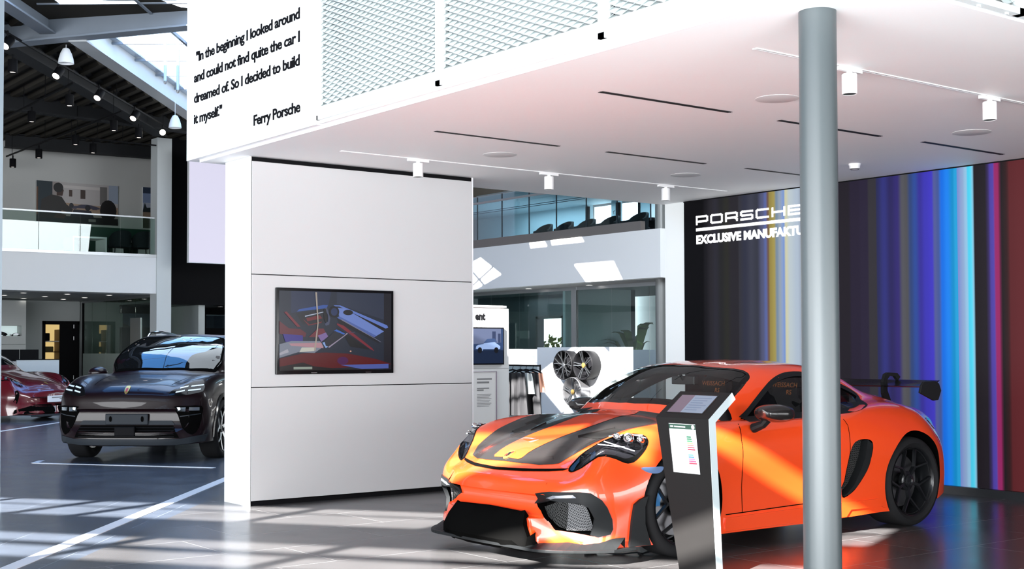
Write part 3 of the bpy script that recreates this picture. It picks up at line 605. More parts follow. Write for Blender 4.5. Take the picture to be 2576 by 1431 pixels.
for a, c in zip((36.1, 37.25, 38.40, 39.62, 40.82), (37.25, 38.40, 39.62, 40.82, 41.65)):
    MB().box(-.006, .006, a-36.1+.006, c-36.1-.006, .05, 2.93).build('glass_pane', GL2, t)
    MB().box(-.014, -.010, a-36.1+.006, c-36.1-.006, .05, 1.32).build('frosted_band', FROST, t)
MB().box(-.03, .03, 0, 5.55, 2.93, 2.995).build('head_rail', ALU, t); MB().box(-.03, .03, 5.50, 5.56, 0, 2.95).build('end_post', BLACK, t); MB().box(-.025, .025, 0.72, 1.5, .0, 2.36).build('door_frame', ALU, t)
poster('framed_poster', 'poster of a silver car at dusk behind the office glass', (16.14, 42.0, 1.35), 3.0, 1.38, (0, -1, 0), [((70, 78, 104), R(0, 0, 1, 1)), ((120, 126, 150), [(.15, .55), (.5, .5), (.5, .8), (.2, .85)]), ((52, 44, 44), [(0, .7), (.2, .62), (.4, .6), (1, .5), (1, 0), (0, 0)]), ((84, 80, 84), carpoly(.2, .28, .42, .8)), ((110, 84, 84), R(0, 0, 1, .22))])
t = thing('office_plant', 'dark potted plant behind the office glass', 'plant', (15.5, 37.9, 1.3))
b = MB()
for i in range(9):
    a = i*.75; L = .35+.1*(i % 3); b.tube([(0, 0, 0), (math.cos(a)*L*.4, math.sin(a)*L*.4, L*.8), (math.cos(a)*L*.9, math.sin(a)*L*.9, L*.75)], [.012, .05, .004], 6)
b.build('leaves', mat('leaf_dark', (.006, .012, .006), .5), t); MB().lathe([(0, -.3), (.1, -.3), (.13, 0), (0, 0)], 16).build('pot', BLACK, t)
MB().box(-.25, .25, -.8, .8, -1.3, -.3).build('stand', FROST, t)

# ------------------------------------------------------------------ dark wall with the lilac screen, windows under it
DARKW = mat('dark_hall_wall', (.004, .004, .005), .5, spec=.04)
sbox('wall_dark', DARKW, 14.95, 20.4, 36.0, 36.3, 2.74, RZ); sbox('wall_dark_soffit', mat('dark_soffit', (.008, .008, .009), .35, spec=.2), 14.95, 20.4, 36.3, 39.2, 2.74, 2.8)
sbox('wall_dark_low', DARKW, 14.95, 20.4, 39.0, 39.15, 0, 2.12); sbox('wall_dark_head', DARKW, 14.95, 20.4, 39.0, 39.15, 2.55, 2.8)
w = MB()
for x0, x1 in ((16.3, 16.62), (16.84, 16.96), (17.60, 17.71)): w.box(x0, x1, 39.0, 39.12, 2.1, 2.56)
struct(w.build('window_2', DARKW)); o = MB().box(16.3, 20.4, 39.05, 39.06, 2.1, 2.56).build('pane', glass('tinted_glass', (.14, .17, .20), .6)); o.parent = bpy.data.objects['window_2']
FOL = mat('foliage_green', (.05, .09, .03), .8, vary=.6, vscale=3)
def blob(c, r, n=220, leaf=.18, flat=1):
    b = MB()
    for i in range(n):
        a, z = random.uniform(0, 2*PI), random.uniform(-1, 1); k = math.sqrt(1-z*z); rr = r*random.uniform(.55, 1)
        p = Vector((c[0]+rr*k*math.cos(a), c[1]+rr*k*math.sin(a), c[2]+rr*z*flat)); q = Matrix.Rotation(random.uniform(0, 6), 3, Vector((random.uniform(-1, 1), random.uniform(-1, 1), random.uniform(-1, 1))).normalized())
        b.add([p+q@Vector(v) for v in ((-leaf, 0, 0), (0, -leaf*.5, 0), (leaf, 0, 0), (0, leaf*.5, 0))], [(0, 1, 2, 3)])
    return b
for l, c, r in (('leafy tree seen through the dark window left of the SUV roof', (17.6, 46, 2.0), 1.6), ('leafy tree seen through the narrow dark window pane', (15.6, 45.5, 2.0), 1.5)):
    t = thing('outdoor_tree', l, 'tree', (c[0], c[1], 0)); blob((0, 0, 2.3), r, 500, .22).build('crown', FOL, t, recalc=False); MB().tube([(0, 0, 0), (0, 0, 2.2)], [.15, .1], 8).build('trunk', SHM, t)
LIL = mat('lilac_screen', (.04, .04, .045), .5, emis=srgb(221, 218, 240), estr=.70)
t = thing('hanging_screen', 'tall plain lilac lit screen hanging in front of the dark wall', 'screen', (14.93, 34.0, 3.82)); MB().box(0, 2.2, -.002, .0, .02, 3.14).build('display', LIL, t); MB().box(-.01, 2.21, .0, .12, 0, 3.16).build('casing', WHITE, t)
for l, x, y in (('small lit ceiling lamp under the dark soffit, left one', 17.35, 37.2), ('small lit ceiling lamp under the dark soffit, right one', 17.75, 36.5)):
    t = thing('soffit_lamp', l, 'lamp', (x, y, 2.735)); MB().disc((0, 0, 0), .06, 12).build('lamp', LAMPF, t)
    MB().lathe([(.06, 0), (.07, -.005), (.07, .004)], 12).build('rim', ALU, t)
sbox('trim_4', mat('edge_post_blue', (.30, .36, .40), .4), 3.49, 3.61, 12.36, 12.42, 0, RZ)
# ------------------------------------------------------------------ far side of the hall: gallery with blue glazing
MG = mat('mezzanine_white', (.78, .80, .82), .55)
sbox('trim_5', MG, 20.49, 21.4, 21.18, 33, 3.0, 4.10)
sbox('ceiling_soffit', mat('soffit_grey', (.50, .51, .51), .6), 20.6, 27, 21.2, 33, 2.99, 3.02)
sbox('floor_mezzanine', MG, 21.4, 27, 21.2, 33, 3.02, 3.93)
sbox('trim_6', mat('bronze_strip', (.22, .20, .19), .4, metal=.6), 20.52, 20.66, 21.85, 33, 4.10, 4.32)
BLG = glass('blue_glazing', (.72, .83, .87), .55)
t = thing('glazed_front', 'blue-tinted glass front of the far upper gallery', 'glazing', (20.6, 21.9, 4.32))
ys = [21.6, 22.73, 23.83, 24.96, 26.05, 27.19, 28.28, 29.4, 30.6]
for a, c in zip(ys, ys[1:]): MB().box(-.006, .006, a-21.9+.012, c-21.9-.012, 0, 1.15).build('glass_pane', BLG, t)
for y in ys: MB().box(-.012, .012, y-21.9-.012, y-21.9+.012, 0, 1.15).build('joint', mat('joint_dark', (.02, .03, .04), .3), t)
MB().box(-.03, .03, -.3, 8.7, .955, 1.01).build('head_rail', ALU, t)
for z in (.70, .745): MB().box(.01, .02, 2.0, 8.7, z, z+.014).build('transom_line', mat('line_blue', (.03, .07, .10), .4), t)
MB().box(.0, .05, -.3, 8.7, 1.15, 1.17).build('top_rail', ALU, t)
BLW = mat('gallery_room_blue', (.34, .44, .48), .6)
for n, bx in (('wall_gallery_room', (24.0, 24.2, 27.71, 33, 3.78, 6.2)), ('wall_gallery_room_mid', (24.0, 24.2, 26.50, 26.72, 3.78, 6.2)), ('wall_gallery_room_right', (24.0, 24.2, 21.2, 25.61, 3.78, 6.2)), ('wall_gallery_room_low', (24.0, 24.2, 21.2, 33, 3.78, 4.74))):
    sbox(n, BLW, *bx)
sbox('ceiling_gallery_room', BLW, 21.2, 24.2, 21.2, 33, 5.45, 5.6)
sbox('wall_gallery_end', DARKW, 21.2, 24.1, 21.2, 21.3, 3.78, 5.5)
o = MB().box(23.98, 24.06, 26.40, 26.52, 4.74, 5.4).box(23.98, 24.06, 27.68, 27.78, 4.74, 5.4).box(23.98, 24.06, 25.56, 25.64, 4.74, 5.4).box(23.98, 24.06, 25.6, 27.75, 4.70, 4.76).build('window_3', DARKW); struct(o)
MB().tube([(23.95, 26.56, 5.08), (23.93, 26.56, 5.16), (23.93, 26.5, 5.17)], .012, 6).build('window_handle', ALU, o)
DAY = mat('bright_exterior', (1, 1, 1), .5, emis=(.95, .98, 1), estr=3.2)
o = sbox('exterior', DAY, 24.6, 24.62, 25.2, 28.1, 4.5, 5.45)
tb = thing('meeting_table', 'dark meeting table behind the blue glazing', 'table', (22.95, 25.5, 3.93)); MB().box(-.4, .4, -1.9, 1.9, .70, .74).build('tabletop', BLACK, tb)
for y in (-1.5, 1.5): MB().box(-.25, .25, y-.03, y+.03, 0, .7).build('leg', BLACK, tb)
for i, (y, l) in enumerate(((27.39, 'dark chair behind the blue glazing, furthest left of the row'), (26.52, 'dark chair behind the blue glazing, second from the left'), (25.64, 'dark chair behind the blue glazing, in front of the bright window'), (24.72, 'dark chair behind the blue glazing, second from the round column'), (23.67, 'dark chair behind the blue glazing, next to the round column'))):
    chair(l, 22.05, y, 3.93, -PI/2, 'chairs behind the blue glazing', 1.0)
COLD = mat('column_dark', (.06, .06, .06), .4)
t = thing('round_column', 'dark round column at the right end of the far gallery', 'column', (20.95, 21.66, 0)); t['kind'] = 'structure'
MB().lathe([(0, 0), (.115, 0), (.115, RZ), (0, RZ)], 32).build('shaft', mat('column_mid_grey', (.17, .18, .18), .35), t, smooth=True)
for i, (x, y) in enumerate(((21.25, 26.9), (21.35, 24.6), (22.6, 27.6), (22.6, 24.9))):
    t = thing('downlight', ('round downlight under the far gallery, left one', 'round downlight under the far gallery, right one', 'round downlight seen through the far glass, left one', 'round downlight seen through the far glass, right one')[i], 'downlight', (x, y, 2.989)); MB().disc((0, 0, 0), .085, 16).build('lamp', DL, t); MB().lathe([(.085, 0), (.10, -.004), (.10, .002)], 16).build('rim', WHITE, t)
t = thing('glass_partition', 'glass office front under the far gallery with a pale post', 'partition', (21.6, 21.4, 0)); OG = glass('office_glass_far', (.74, .84, .84), .5)
ys = [21.4, 22.7, 24.05, 25.36, 25.55, 26.5, 27.75, 29.0, 30.4, 32]
for a, c in zip(ys, ys[1:]):
    if c-a > .3: MB().box(-.006, .006, a-21.4+.01, c-21.4-.01, .05, 2.9).build('glass_pane', OG, t); MB().box(-.015, -.010, a-21.4+.01, c-21.4-.01, .05, 1.38).build('frosted_band', mat('frosted_blue', (.30, .38, .42), .4), t)
MB().box(-.04, .04, 3.96, 4.15, 0, 2.99).build('post', ALU, t); MB().box(-.03, .03, -.2, 11, 2.9, 2.99).build('head_rail', ALU, t)
TEAL = mat('office_teal', (.09, .11, .12), .6); WOODD = mat('dark_wood_wall', (.05, .025, .014), .5, vary=.25, vscale=1.2)
sbox('wall_far_office', TEAL, 24.05, 24.2, 26.0, 28.86, 0, 2.99); sbox('wall_far_office_left', TEAL, 24.05, 24.2, 30.0, 33, 0, 2.99); sbox('wall_far_office_head', TEAL, 24.05, 24.2, 28.86, 30.0, 2.32, 2.99)
sbox('wall_divider', mat('divider_white', (.62, .66, .66), .5), 21.7, 24.0, 25.95, 26.05, 0, 2.99)
sbox('wall_wood', WOODD, 25.5, 25.6, 20.5, 26.0, 0, 2.55); sbox('wall_wood_head', DARKW, 25.5, 25.6, 20.5, 26.0, 2.55, 2.99)
o = MB().box(24.0, 24.25, 28.80, 28.88, 0, 2.36).box(24.0, 24.25, 29.98, 30.06, 0, 2.36).box(24.0, 24.25, 28.80, 30.06, 2.30, 2.38).build('door_1', ALU); struct(o)
sbox('exterior_court', DAY, 33, 33.1, 36.2, 44, 0, 6)
t = thing('garden_bush', 'sunlit yellow-green bush outside the far office door', 'bush', (30.2, 36.8, 0)); YG = mat('bush_leaves', (.42, .44, .16), .8, vary=.5, vscale=3, emis=(.5, .52, .2), estr=.35)
blob((0, 0, .95), 1.0, 420, .14).build('foliage', mat('bush_green', (.40, .45, .14), .8, vary=.5, vscale=3), t, recalc=False); MB().tube([(0, 0, 0), (0, 0, .8)], .06, 8).build('stem', SHM, t)
t = thing('office_plant', 'broad-leaved potted plant in front of the dark wooden office wall', 'plant', (23.0, 24.7, 0)); b = MB(); random.seed(5)
for i in range(11):
    a = -1.2+i*.47; L = .75+.25*random.random(); w = .13; hgt = 1.45+.6*random.random(); dx, dy = math.cos(a*2.1)*.5, math.sin(a)*L
    p0 = Vector((0, 0, .9)); p1 = Vector((dx*.5, dy*.55, hgt)); p2 = Vector((dx, dy, hgt+.02)); sdv = (p2-p0).cross(Vector((0, 0, 1))).normalized()*w
    b.add([p0, p1-sdv, p1+sdv, (p1+p2)/2+Vector((0, 0, .05))-sdv, (p1+p2)/2+Vector((0, 0, .05))+sdv, p2], [(0, 1, 2), (1, 3, 4, 2), (3, 5, 4)])
b.build('leaves', mat('broad_leaf', (.07, .12, .02), .4, vary=.4), t, recalc=False); MB().lathe([(0, 0), (.2, 0), (.24, .9), (0, .9)], 20).build('pot', BLACK, t, smooth=True)
MB().tube([(0, 0, .85), (0, 0, 1.3)], .03, 6).build('stem', SHM, t)
t = thing('wall_plate', 'small white plate on the glass behind the round column', 'sign', (21.58, 21.72, 1.50)); MB().box(-.01, 0, -.12, .12, 0, .07).build('plate', WHITE, t)

# ------------------------------------------------------------------ displays in the middle of the hall
BDW = mat('board_white', (.70, .71, .71), .5)
t = thing('display_board', 'white display board with a screen, half hidden by the partition', 'display', (9.9, 15.5, 0))
MB().box(0, 1.965, 0, .25, 0, 1.985).build('body', BDW, t, bevel=.004); MB().box(0, 1.94, .02, .25, 2.0, 2.03).build('cap', WHITE, t); MB().box(0, 1.90, .04, .2, 1.98, 2.005).build('cap_gap', mat('gap_brown', (.05, .03, .03), .5), t)
MB().box(0, 1.964, -.003, 0, 1.10, 1.106).build('joint', mat('joint_grey', (.25, .25, .25), .5), t)
tt = text_mb('ent', .155, .86, offset=.0075, extrude=.001, align='RIGHT'); tt.xf(plane_m((1.52, -.003, 1.815), (1, 0, 0), (0, 0, 1))); tt.build('lettering', BLACK, t)
t = thing('display_screen', 'black-framed screen showing a white car on the display board', 'screen', (10.9, 15.494, 1.155)); MB().box(0, .85, -.03, 0, 0, .55).build('frame', BLKGL, t, bevel=.004)
b = MB()
def scr(c, e=1.0):
    return mat('screen_%d_%d_%d' % c, tuple(k*.10 for k in srgb(*c)), .3, emis=srgb(*c), estr=e*.75)
for i, (c, pl) in enumerate((((40, 60, 96), R(0, 0, 1, 1)), ((20, 34, 60), R(0, 0, 1, .38)), ((100, 110, 140), [(.3, .55), (.95, .6), (.95, 1), (.3, 1)]), ((50, 60, 90), R(.75, .62, .83, .92)), ((50, 60, 90), R(.88, .6, .94, .86)), ((150, 175, 220), carpoly(.38, .36, .55, .95)), ((60, 80, 120), [(.55, .58), (.63, .70), (.80, .72), (.86, .62)]), ((14, 16, 24), head(.84, .38, .05, .085)), ((14, 16, 24), head(.47, .38, .05, .085)))):
    b.use(scr(c)); b.add([(.02+.81*x, -.0305-.0004*i, .02+.51*y) for x, y in pl], [tuple(range(len(pl)))])
b.build('display', None, t, recalc=False)
t = thing('info_sheet', 'printed information sheet in a clear holder on the display board', 'sign', (10.9, 15.49, 0)); SHW = mat('sheet_white', (.72, .71, .70), .5)
MB().box(0, .71, -.012, 0, .12, 1.05).build('sheet', SHW, t); GR = mat('print_grey', (.20, .20, .20), .6); b = MB()
for z, w, h in ((.935, .27, .022), (.885, .22, .026), (.805, .22, .014), (.775, .12, .02)): b.box(.36, .36+w, -.0135, -.012, z, z+h)
for i in range(9): b.box(.36, .62-.02*(i % 3), -.0135, -.012, .72-.022*i, .727-.022*i)
b.build('printed_lines', GR, t); MB().tube([(0, -.016, 1.055), (.715, -.016, 1.055), (.715, -.016, .12)], .006, 6).build('holder_edge', mat('holder_plum', (.18, .12, .18), .3), t)
# shelf behind and clothes rail
t = thing('display_shelf', 'white sunlit display shelf behind the clothes rail', 'shelf', (15.4, 21.0, 0)); MB().box(0, 2.2, 0, .5, 1.06, 1.13).build('shelf_board', WHITE, t); MB().box(0, .06, 0, .5, 0, 1.06).build('upright', WHITE, t); MB().box(2.14, 2.2, 0, .5, 0, 1.06).build('upright', WHITE, t); MB().box(0, 2.2, .45, .5, 1.13, 1.40).build('back_panel', WHITE, t)
for i, (x, w, h, l) in enumerate(((16.1, .18, .2, 'white box on the display shelf, left one'), (16.36, .16, .24, 'white box on the display shelf, middle one'), (16.62, .2, .12, 'grey-fronted box on the display shelf, right one'))):
    tag(MB().box(x, x+w, 21.1, 21.3, 1.13, 1.13+h).build('gift_box', WHITE if i < 2 else BDW, bevel=.006), l, 'box', 'boxes on the display shelf')
t = thing('clothes_rail', 'black clothes rail between the display board and the wheel wall', 'clothes rail', (13.45, 17.6, 0))
MB().tube([(0, 0, 1.12), (.70, 0, 1.10)], .014, 8).build('rail', BLACK, t)
for x in (0, .70): MB().tube([(x, 0, 0), (x, 0, 1.12)], .014, 8).build('upright', BLACK, t)
MB().box(-.05, .75, -.25, .25, 0, .02).build('base', BLACK, t)
def garment(label, x, c, w, h, rz=.5):
    t = thing('hanging_garment', label, 'garment', (x, 17.6, 1.09), rz, 'garments on the clothes rail')
    MB().tube([(0, 0, .022), (.02, 0, .03), (.024, 0, .005), (0, 0, -.02), (0, 0, -.05)], .005, 6).build('hanger_hook', BLACK, t)
    MB().tube([(0, -w/2, -.12), (0, -w/4, -.07), (0, 0, -.05), (0, w/4, -.07), (0, w/2, -.12)], .014, 8).build('hanger', BLACK, t)
    b = MB(); n = 12; rows = []
    for k in range(5):
        z = -.10-h*k/4; rows.append([( .035*math.sin(i*1.9+k*.3)*(1 if k else .4)+.02*s_, -w/2*(1+.06*k)+w*(1+.06*k)*i/n, z-(.0 if k else .02*abs(i-n/2)/n)) for s_ in (-1, 1) for i in range(n+1)])
    vs = [p for r in rows for p in r]; m = 2*(n+1); fs = []
    for k in range(4):
        for s_ in (0, 1):
            for i in range(n): a = k*m+s_*(n+1)+i; fs.append((a, a+1, a+1+m, a+m))
        for i in (0, n): a = k*m+i; fs.append((a, a+n+1, a+n+1+m, a+m))
    b.add(vs, fs).build('cloth', c, t, smooth=True)
garment('black garment on the clothes rail, leftmost', 13.55, mat('cloth_black', (.012, .012, .014), .8), .44, .72)
garment('pale grey garment on the clothes rail', 13.72, mat('cloth_grey', (.50, .52, .50), .8), .40, .36)
garment('dark garment hanging behind the salmon one', 13.84, MATS['cloth_black'], .44, .74)
garment('salmon pink garment at the right of the clothes rail', 13.99, mat('cloth_salmon', (.75, .38, .26), .8), .34, .34)
tag(MB().box(13.5, 14.1, 17.45, 17.75, .02, .22).build('storage_crate', BLACK, bevel=.02), 'dark crate on the base under the hanging garments', 'crate')
# wheel wall
WW = mat('wheel_wall_white', (.70, .72, .73), .55)
t = thing('wheel_wall', 'white display block with three alloy wheels mounted on its front', 'display', (15.5, 17.33, 0)); MB().box(0, .58, 0, 2.04, 0, 1.425).build('block', WW, t, bevel=.004)
SILV = mat('spoke_silver', (.45, .46, .47), .3, metal=1); BRIM = mat('display_rim_black', (.006, .006, .007), .5, spec=.08)
def dwheel(label, y, z, n, twin, face, rot, rimm=BRIM):
    t = thing('alloy_wheel', label, 'wheel', (15.385, y, z), PI/2, 'alloy wheels on the white block')
    b = MB().lathe([(.262, -.10), (.268, .10), (.258, .112), (.250, .10), (.235, .06), (.225, -.08), (0, -.09)], 56, ax='y'); b.build('rim', rimm, t, smooth=True, angle=35)
    s = MB()
    for i in range(n):
        a = rot+2*PI*i/n; c, q = math.cos(a), math.sin(a)
        if twin:
            s.beam((c*.02, .075, q*.02), (c*.12, .085, q*.12), .020, .02, up=(0, 1, 0))
            for d in (-.2, .2): s.beam((c*.115, .085, q*.115), (.25*math.cos(a+d), .095, .25*math.sin(a+d)), .012, .02, up=(0, 1, 0))
        else:
            for d in (-.11, .11): s.beam((.05*math.cos(a+d*2), .075, .05*math.sin(a+d*2)), (.25*math.cos(a+d), .095, .25*math.sin(a+d)), .016, .02, up=(0, 1, 0))
    s.build('spokes', face, t); MB().lathe([(.045, .06), (.045, .09), (.03, .096), (0, .096)], 24, ax='y').build('hub_cap', mat('cap_gold', (.45, .30, .10), .3, metal=.8) if not twin else face, t, smooth=True)
dwheel('black multi-spoke alloy wheel, upper left on the white block', 18.36, 1.098, 7, True, SILV, .3); dwheel('black five twin-spoke alloy wheel with a gold cap, upper right on the white block', 17.80, 1.10, 5, False, SILV, .1); dwheel('silver alloy wheel, lowest on the white block', 18.10, .616, 5, False, SILV, PI/2, mat('display_rim_grey', (.20, .20, .21), .3, metal=.8))

# ------------------------------------------------------------------ the partition's screen picture
def screen_pic(parent, w, h, m, items):
    b = MB()
    for i, (c, pl) in enumerate(items):
        b.use(scr(c, .9)); b.add([(m+(w-2*m)*x, -.0285-.0002*i, m+.008+(h-2*m-.008)*y) for x, y in pl], [tuple(range(len(pl)))])
    return b.build('display', None, parent, recalc=False)
screen_pic(TV, 1.226, .774, .026, [
    ((26, 34, 48), R(0, 0, 1, 1)), ((30, 40, 66), [(.1, .72), (.42, .8), (.45, 1), (.1, 1)]), ((38, 46, 64), [(.5, .85), (1, .62), (1, 1), (.5, 1)]), ((22, 22, 30), R(.93, 0, 1, 1)),
    ((44, 74, 140), [(.15, .74), (.41, .79), (.42, .83), (.38, .83), (.17, .77)]), ((24, 26, 34), [(.14, .72), (.40, .77), (.38, .6), (.2, .58)]), ((150, 160, 180), [(.22, .675), (.38, .735), (.38, .745), (.22, .69)]), ((96, 30, 36), [(.24, .62), (.37, .66), (.35, .70), (.23, .66)]), ((96, 30, 36), [(.20, .65), (.26, .58), (.37, .62), (.36, .60), (.25, .565)]),
    ((86, 110, 178), [(.47, .83), (.53, .83), (.96, .58), (.97, .55), (.93, .53), (.5, .8)]), ((16, 16, 22), [(.47, .815), (.52, .815), (.95, .535), (.92, .52)]), ((96, 118, 180), [(.50, .80), (.57, .79), (.93, .50), (.86, .44), (.52, .69)]), ((70, 90, 150), [(.52, .69), (.86, .44), (.84, .42), (.50, .67)]), ((12, 14, 20), head(.60, .74, .045, .035)), ((20, 22, 28), [(.5, .67), (.84, .42), (.90, .33), (.52, .60)]), ((110, 110, 130), [(.54, .655), (.90, .365), (.905, .355), (.54, .64)]), ((110, 32, 44), [(.50, .60), (.56, .57), (.82, .28), (.84, .24), (.80, .27), (.50, .58)]), ((14, 16, 20), [(.49, .56), (.80, .26), (.62, .3), (.55, .48)]),
    ((10, 10, 14), head(.475, .745, .045, .075)), ((30, 44, 80), head(.475, .745, .03, .05)), ((60, 66, 90), [(.39, .79), (.41, .80), (.44, .66), (.43, .58), (.40, .565), (.39, .59), (.42, .62), (.42, .70)]), ((8, 10, 16), [(.38, .78), (.40, .78), (.42, .66), (.40, .60), (.385, .64)]),
    ((50, 90, 170), [(.495, .52), (.57, .47), (.56, .44), (.47, .50)]), ((30, 32, 42), [(.48, .50), (.57, .45), (.46, .31), (.40, .29), (.38, .36)]), ((120, 150, 200), [(.39, .36), (.37, .35), (.40, .28), (.42, .30), (.40, .31)]), ((140, 130, 150), [(.42, .295), (.57, .45), (.58, .47), (.6, .48), (.59, .46), (.43, .285)]), ((70, 60, 80), [(.58, .47), (.6, .48), (.66, .49), (.66, .48)]),
    ((84, 30, 40), [(.0, .62), (.08, .53), (.18, .52), (.23, .47), (.22, .42), (.0, .46)]), ((104, 34, 44), [(.04, .73), (.06, .74), (.18, .55), (.15, .55)]), ((96, 36, 46), [(.25, .42), (.33, .53), (.38, .53), (.42, .42)]), ((110, 90, 140), [(.33, .44), (.40, .48), (.42, .43), (.36, .36)]), ((50, 40, 120), [(.03, .46), (.2, .44), (.2, .34), (.05, .36)]),
    ((110, 116, 130), [(0, .33), (.1, .37), (.35, .37), (.38, .30), (.30, .22), (.16, .23), (0, .16)]), ((176, 176, 166), [(.17, .23), (.19, .29), (.30, .29), (.30, .245)]), ((150, 150, 160), [(.0, .19), (.08, .23), (.07, .27), (0, .22)]), ((160, 120, 130), [(.08, .34), (.36, .35), (.38, .28), (.1, .31)]),
    ((78, 12, 16), [(0, .15), (.2, .215), (.4, .225), (.6, .21), (.85, .14), (1, .07), (.55, .03), (.3, .02), (0, .05)]), ((20, 18, 20), [(0, .05), (.2, .10), (.30, .05), (.5, .02), (.9, 0), (0, 0)]), ((64, 18, 70), head(.55, .12, .05, .05)), ((70, 84, 150), [(.53, .065), (.97, .075), (.97, .015), (.72, .01)]), ((130, 140, 130), R(.12, .015, .28, .045)), ((200, 150, 130), head(.62, .24, .008, .01)), ((150, 140, 130), [(.305, .99), (.32, .99), (.335, .6), (.31, .25), (.295, .25), (.325, .6)])])
b = MB(); 
for x in (.35, .92): b.box(x, x+.06, -.0292, -.0284, .010, .014)
b.build('frame_mark', ALU, TV)

# ------------------------------------------------------------------ information kiosk
KB = mat('kiosk_black', (.012, .0115, .0115), .5, spec=.12, vary=.08, vscale=6); KW = mat('kiosk_edge_white', (.45, .52, .54), .4)
K = thing('information_kiosk', 'black information stand with a slanted touch screen in front of the car', 'kiosk', (5.55, 5.55, 0))
# side profile points (x, z) and half widths, facing -x
FR = [(.115, 0, .150), (-.013, .952, .2165), (.19, 1.103, .210)]; TH = .052
b = MB(); vs = []
for x, z, w in FR: vs += [(x, -w, z), (x, w, z)]
for (x, z, w), (nx, nz) in zip(FR, ((TH, .0), (TH*1.05, -.018), (TH*.55, -TH*.75))): vs += [(x+nx, -w, max(0, z+nz)), (x+nx, w, max(0, z+nz))]
b.add(vs, [(0, 2, 3, 1), (2, 4, 5, 3), (6, 7, 9, 8), (8, 9, 11, 10), (4, 10, 11, 5), (0, 1, 7, 6)])
b.build('front_shell', KB, K, bevel=.0015, recalc=True)
for sd in (-1, 1):
    s = MB(); pv = []
    for i in range(3):
        f = vs[2*i+(0 if sd < 0 else 1)]; k = vs[6+2*i+(0 if sd < 0 else 1)]; pv += [f, k]
    off_ = .004*sd
    q = [(p[0], p[1], p[2]) for p in pv]+[(p[0], p[1]+off_, p[2]) for p in pv]
    s.add(q, [(0, 1, 3, 2), (2, 3, 5, 4), (6, 8, 9, 7), (8, 10, 11, 9), (0, 2, 8, 6), (2, 4, 10, 8), (1, 7, 9, 3), (3, 9, 11, 5), (0, 6, 7, 1), (4, 5, 11, 10)])
    s.build('side_edge', KW if sd < 0 else KB, K)
MB().box(.06, .34, -.22, .22, 0, .012).build('base_plate', KB, K, bevel=.003)
tz = (Vector((FR[2][0], 0, FR[2][1]))-Vector((FR[1][0], 0, FR[1][1]))); tl_ = tz.length
km = plane_m((FR[1][0], .18, FR[1][1]), (0, -1, 0), tz)
def kbox(n, m, x0, x1, y0, y1, z0, z1, p=None, mm=km): return MB().box(x0, x1, y0, y1, z0, z1).xf(mm).build(n, m, p or K)
kbox('screen_bezel', BLKGL, .005, .315, .045, .222, .0, .0015)
sc_ = kbox('display', scr((150, 166, 190), .75), .015, .305, .052, .215, .0015, .002)
kbox('display_menu', scr((128, 112, 130), .75), .015, .125, .052, .215, .0020, .0024, sc_)
for i in range(6): kbox('display_text', scr((120, 138, 168), .75), .14, .14+.10+.02*(i % 3), .075+.022*i, .082+.022*i, .0020, .0024, sc_)
# A4 sheet in the front, consumption label
fv = Vector((FR[1][0]-FR[0][0], 0, FR[1][1]-FR[0][1])); lm = plane_m((FR[0][0]-.0012, .100, 0), (0, -1, 0), fv)
LB = thing('consumption_label', 'white consumption label with a green header stuck on the kiosk front', 'sign', (5.55, 5.55, 0))
def lbox(n, m, x0, x1, y0, y1, lv, p=None):
    return MB().box(x0, x1, y0, y1, lv*.0004, lv*.0004+.0006).xf(lm).build(n, m, p or LB)
PAP = mat('label_paper', (.82, .82, .84), .45); y0 = .640
SK = lambda y: (.0)  
lbox('paper', PAP, -.015, .205, y0-.01, y0+.287, 0)
hd_ = lbox('header', mat('label_green', srgb(40, 74, 60), .5), -.015, .205, y0+.255, y0+.284, 1)
b = MB()
for i in range(3): b.box(-.003+.009*i, .004+.009*i, y0+.265, y0+.274, .0010, .0016)
for i in range(11): b.box(.030+.0085*i, .037+.0085*i, y0+.265, y0+.273, .0010, .0016)
b.xf(lm); b.build('header_text', WHITE, LB)
b = MB(); b.lathe([(0, 0), (.013, 0), (.013, .0004), (0, .0004)], 20).xf(lm @ Matrix.Translation((.185, y0+.2695, .0012))); b.build('round_mark', WHITE, LB)
cols = [(30, 120, 80), (50, 130, 90), (80, 160, 110), (235, 190, 130), (235, 140, 130), (225, 100, 110), (215, 60, 85)]
for i, c in enumerate(cols): lbox('rating_bar', mat('bar_%d_%d_%d' % c, srgb(*c), .5), .125, .160+.0042*i, y0+.206-.0125*i, y0+.214-.0125*i, 1)
cols = [(100, 170, 200), (80, 140, 170), (210, 130, 170), (215, 90, 130), (205, 70, 90)]
for i, c in enumerate(cols): lbox('rating_bar', mat('bar_%d_%d_%d' % c, srgb(*c), .5), .125, .165+.006*i, y0+.098-.0125*i, y0+.106-.0125*i, 1)
b = MB()
for y, w in ((.228, .07), (.208, .034), (.184, .045), (.16, .03), (.145, .03), (.12, .025), (.105, .03), (.078, .04)): b.box(.005, .005+w, y0+y, y0+y+.0025, .0004, .0009)
for y in (.225, .112): b.box(.122, .16, y0+y, y0+y+.0025, .0004, .0009)
for i in range(6): b.box(.003, .195, y0+.034-.006*i, y0+.035-.006*i, .0004, .0009)
b.xf(lm); b.build('printed_lines', mat('print_pale', (.40, .40, .42), .6), LB)
for o in [k for k in COL.objects if k.parent == LB]: o.location = (0, 0, 0)
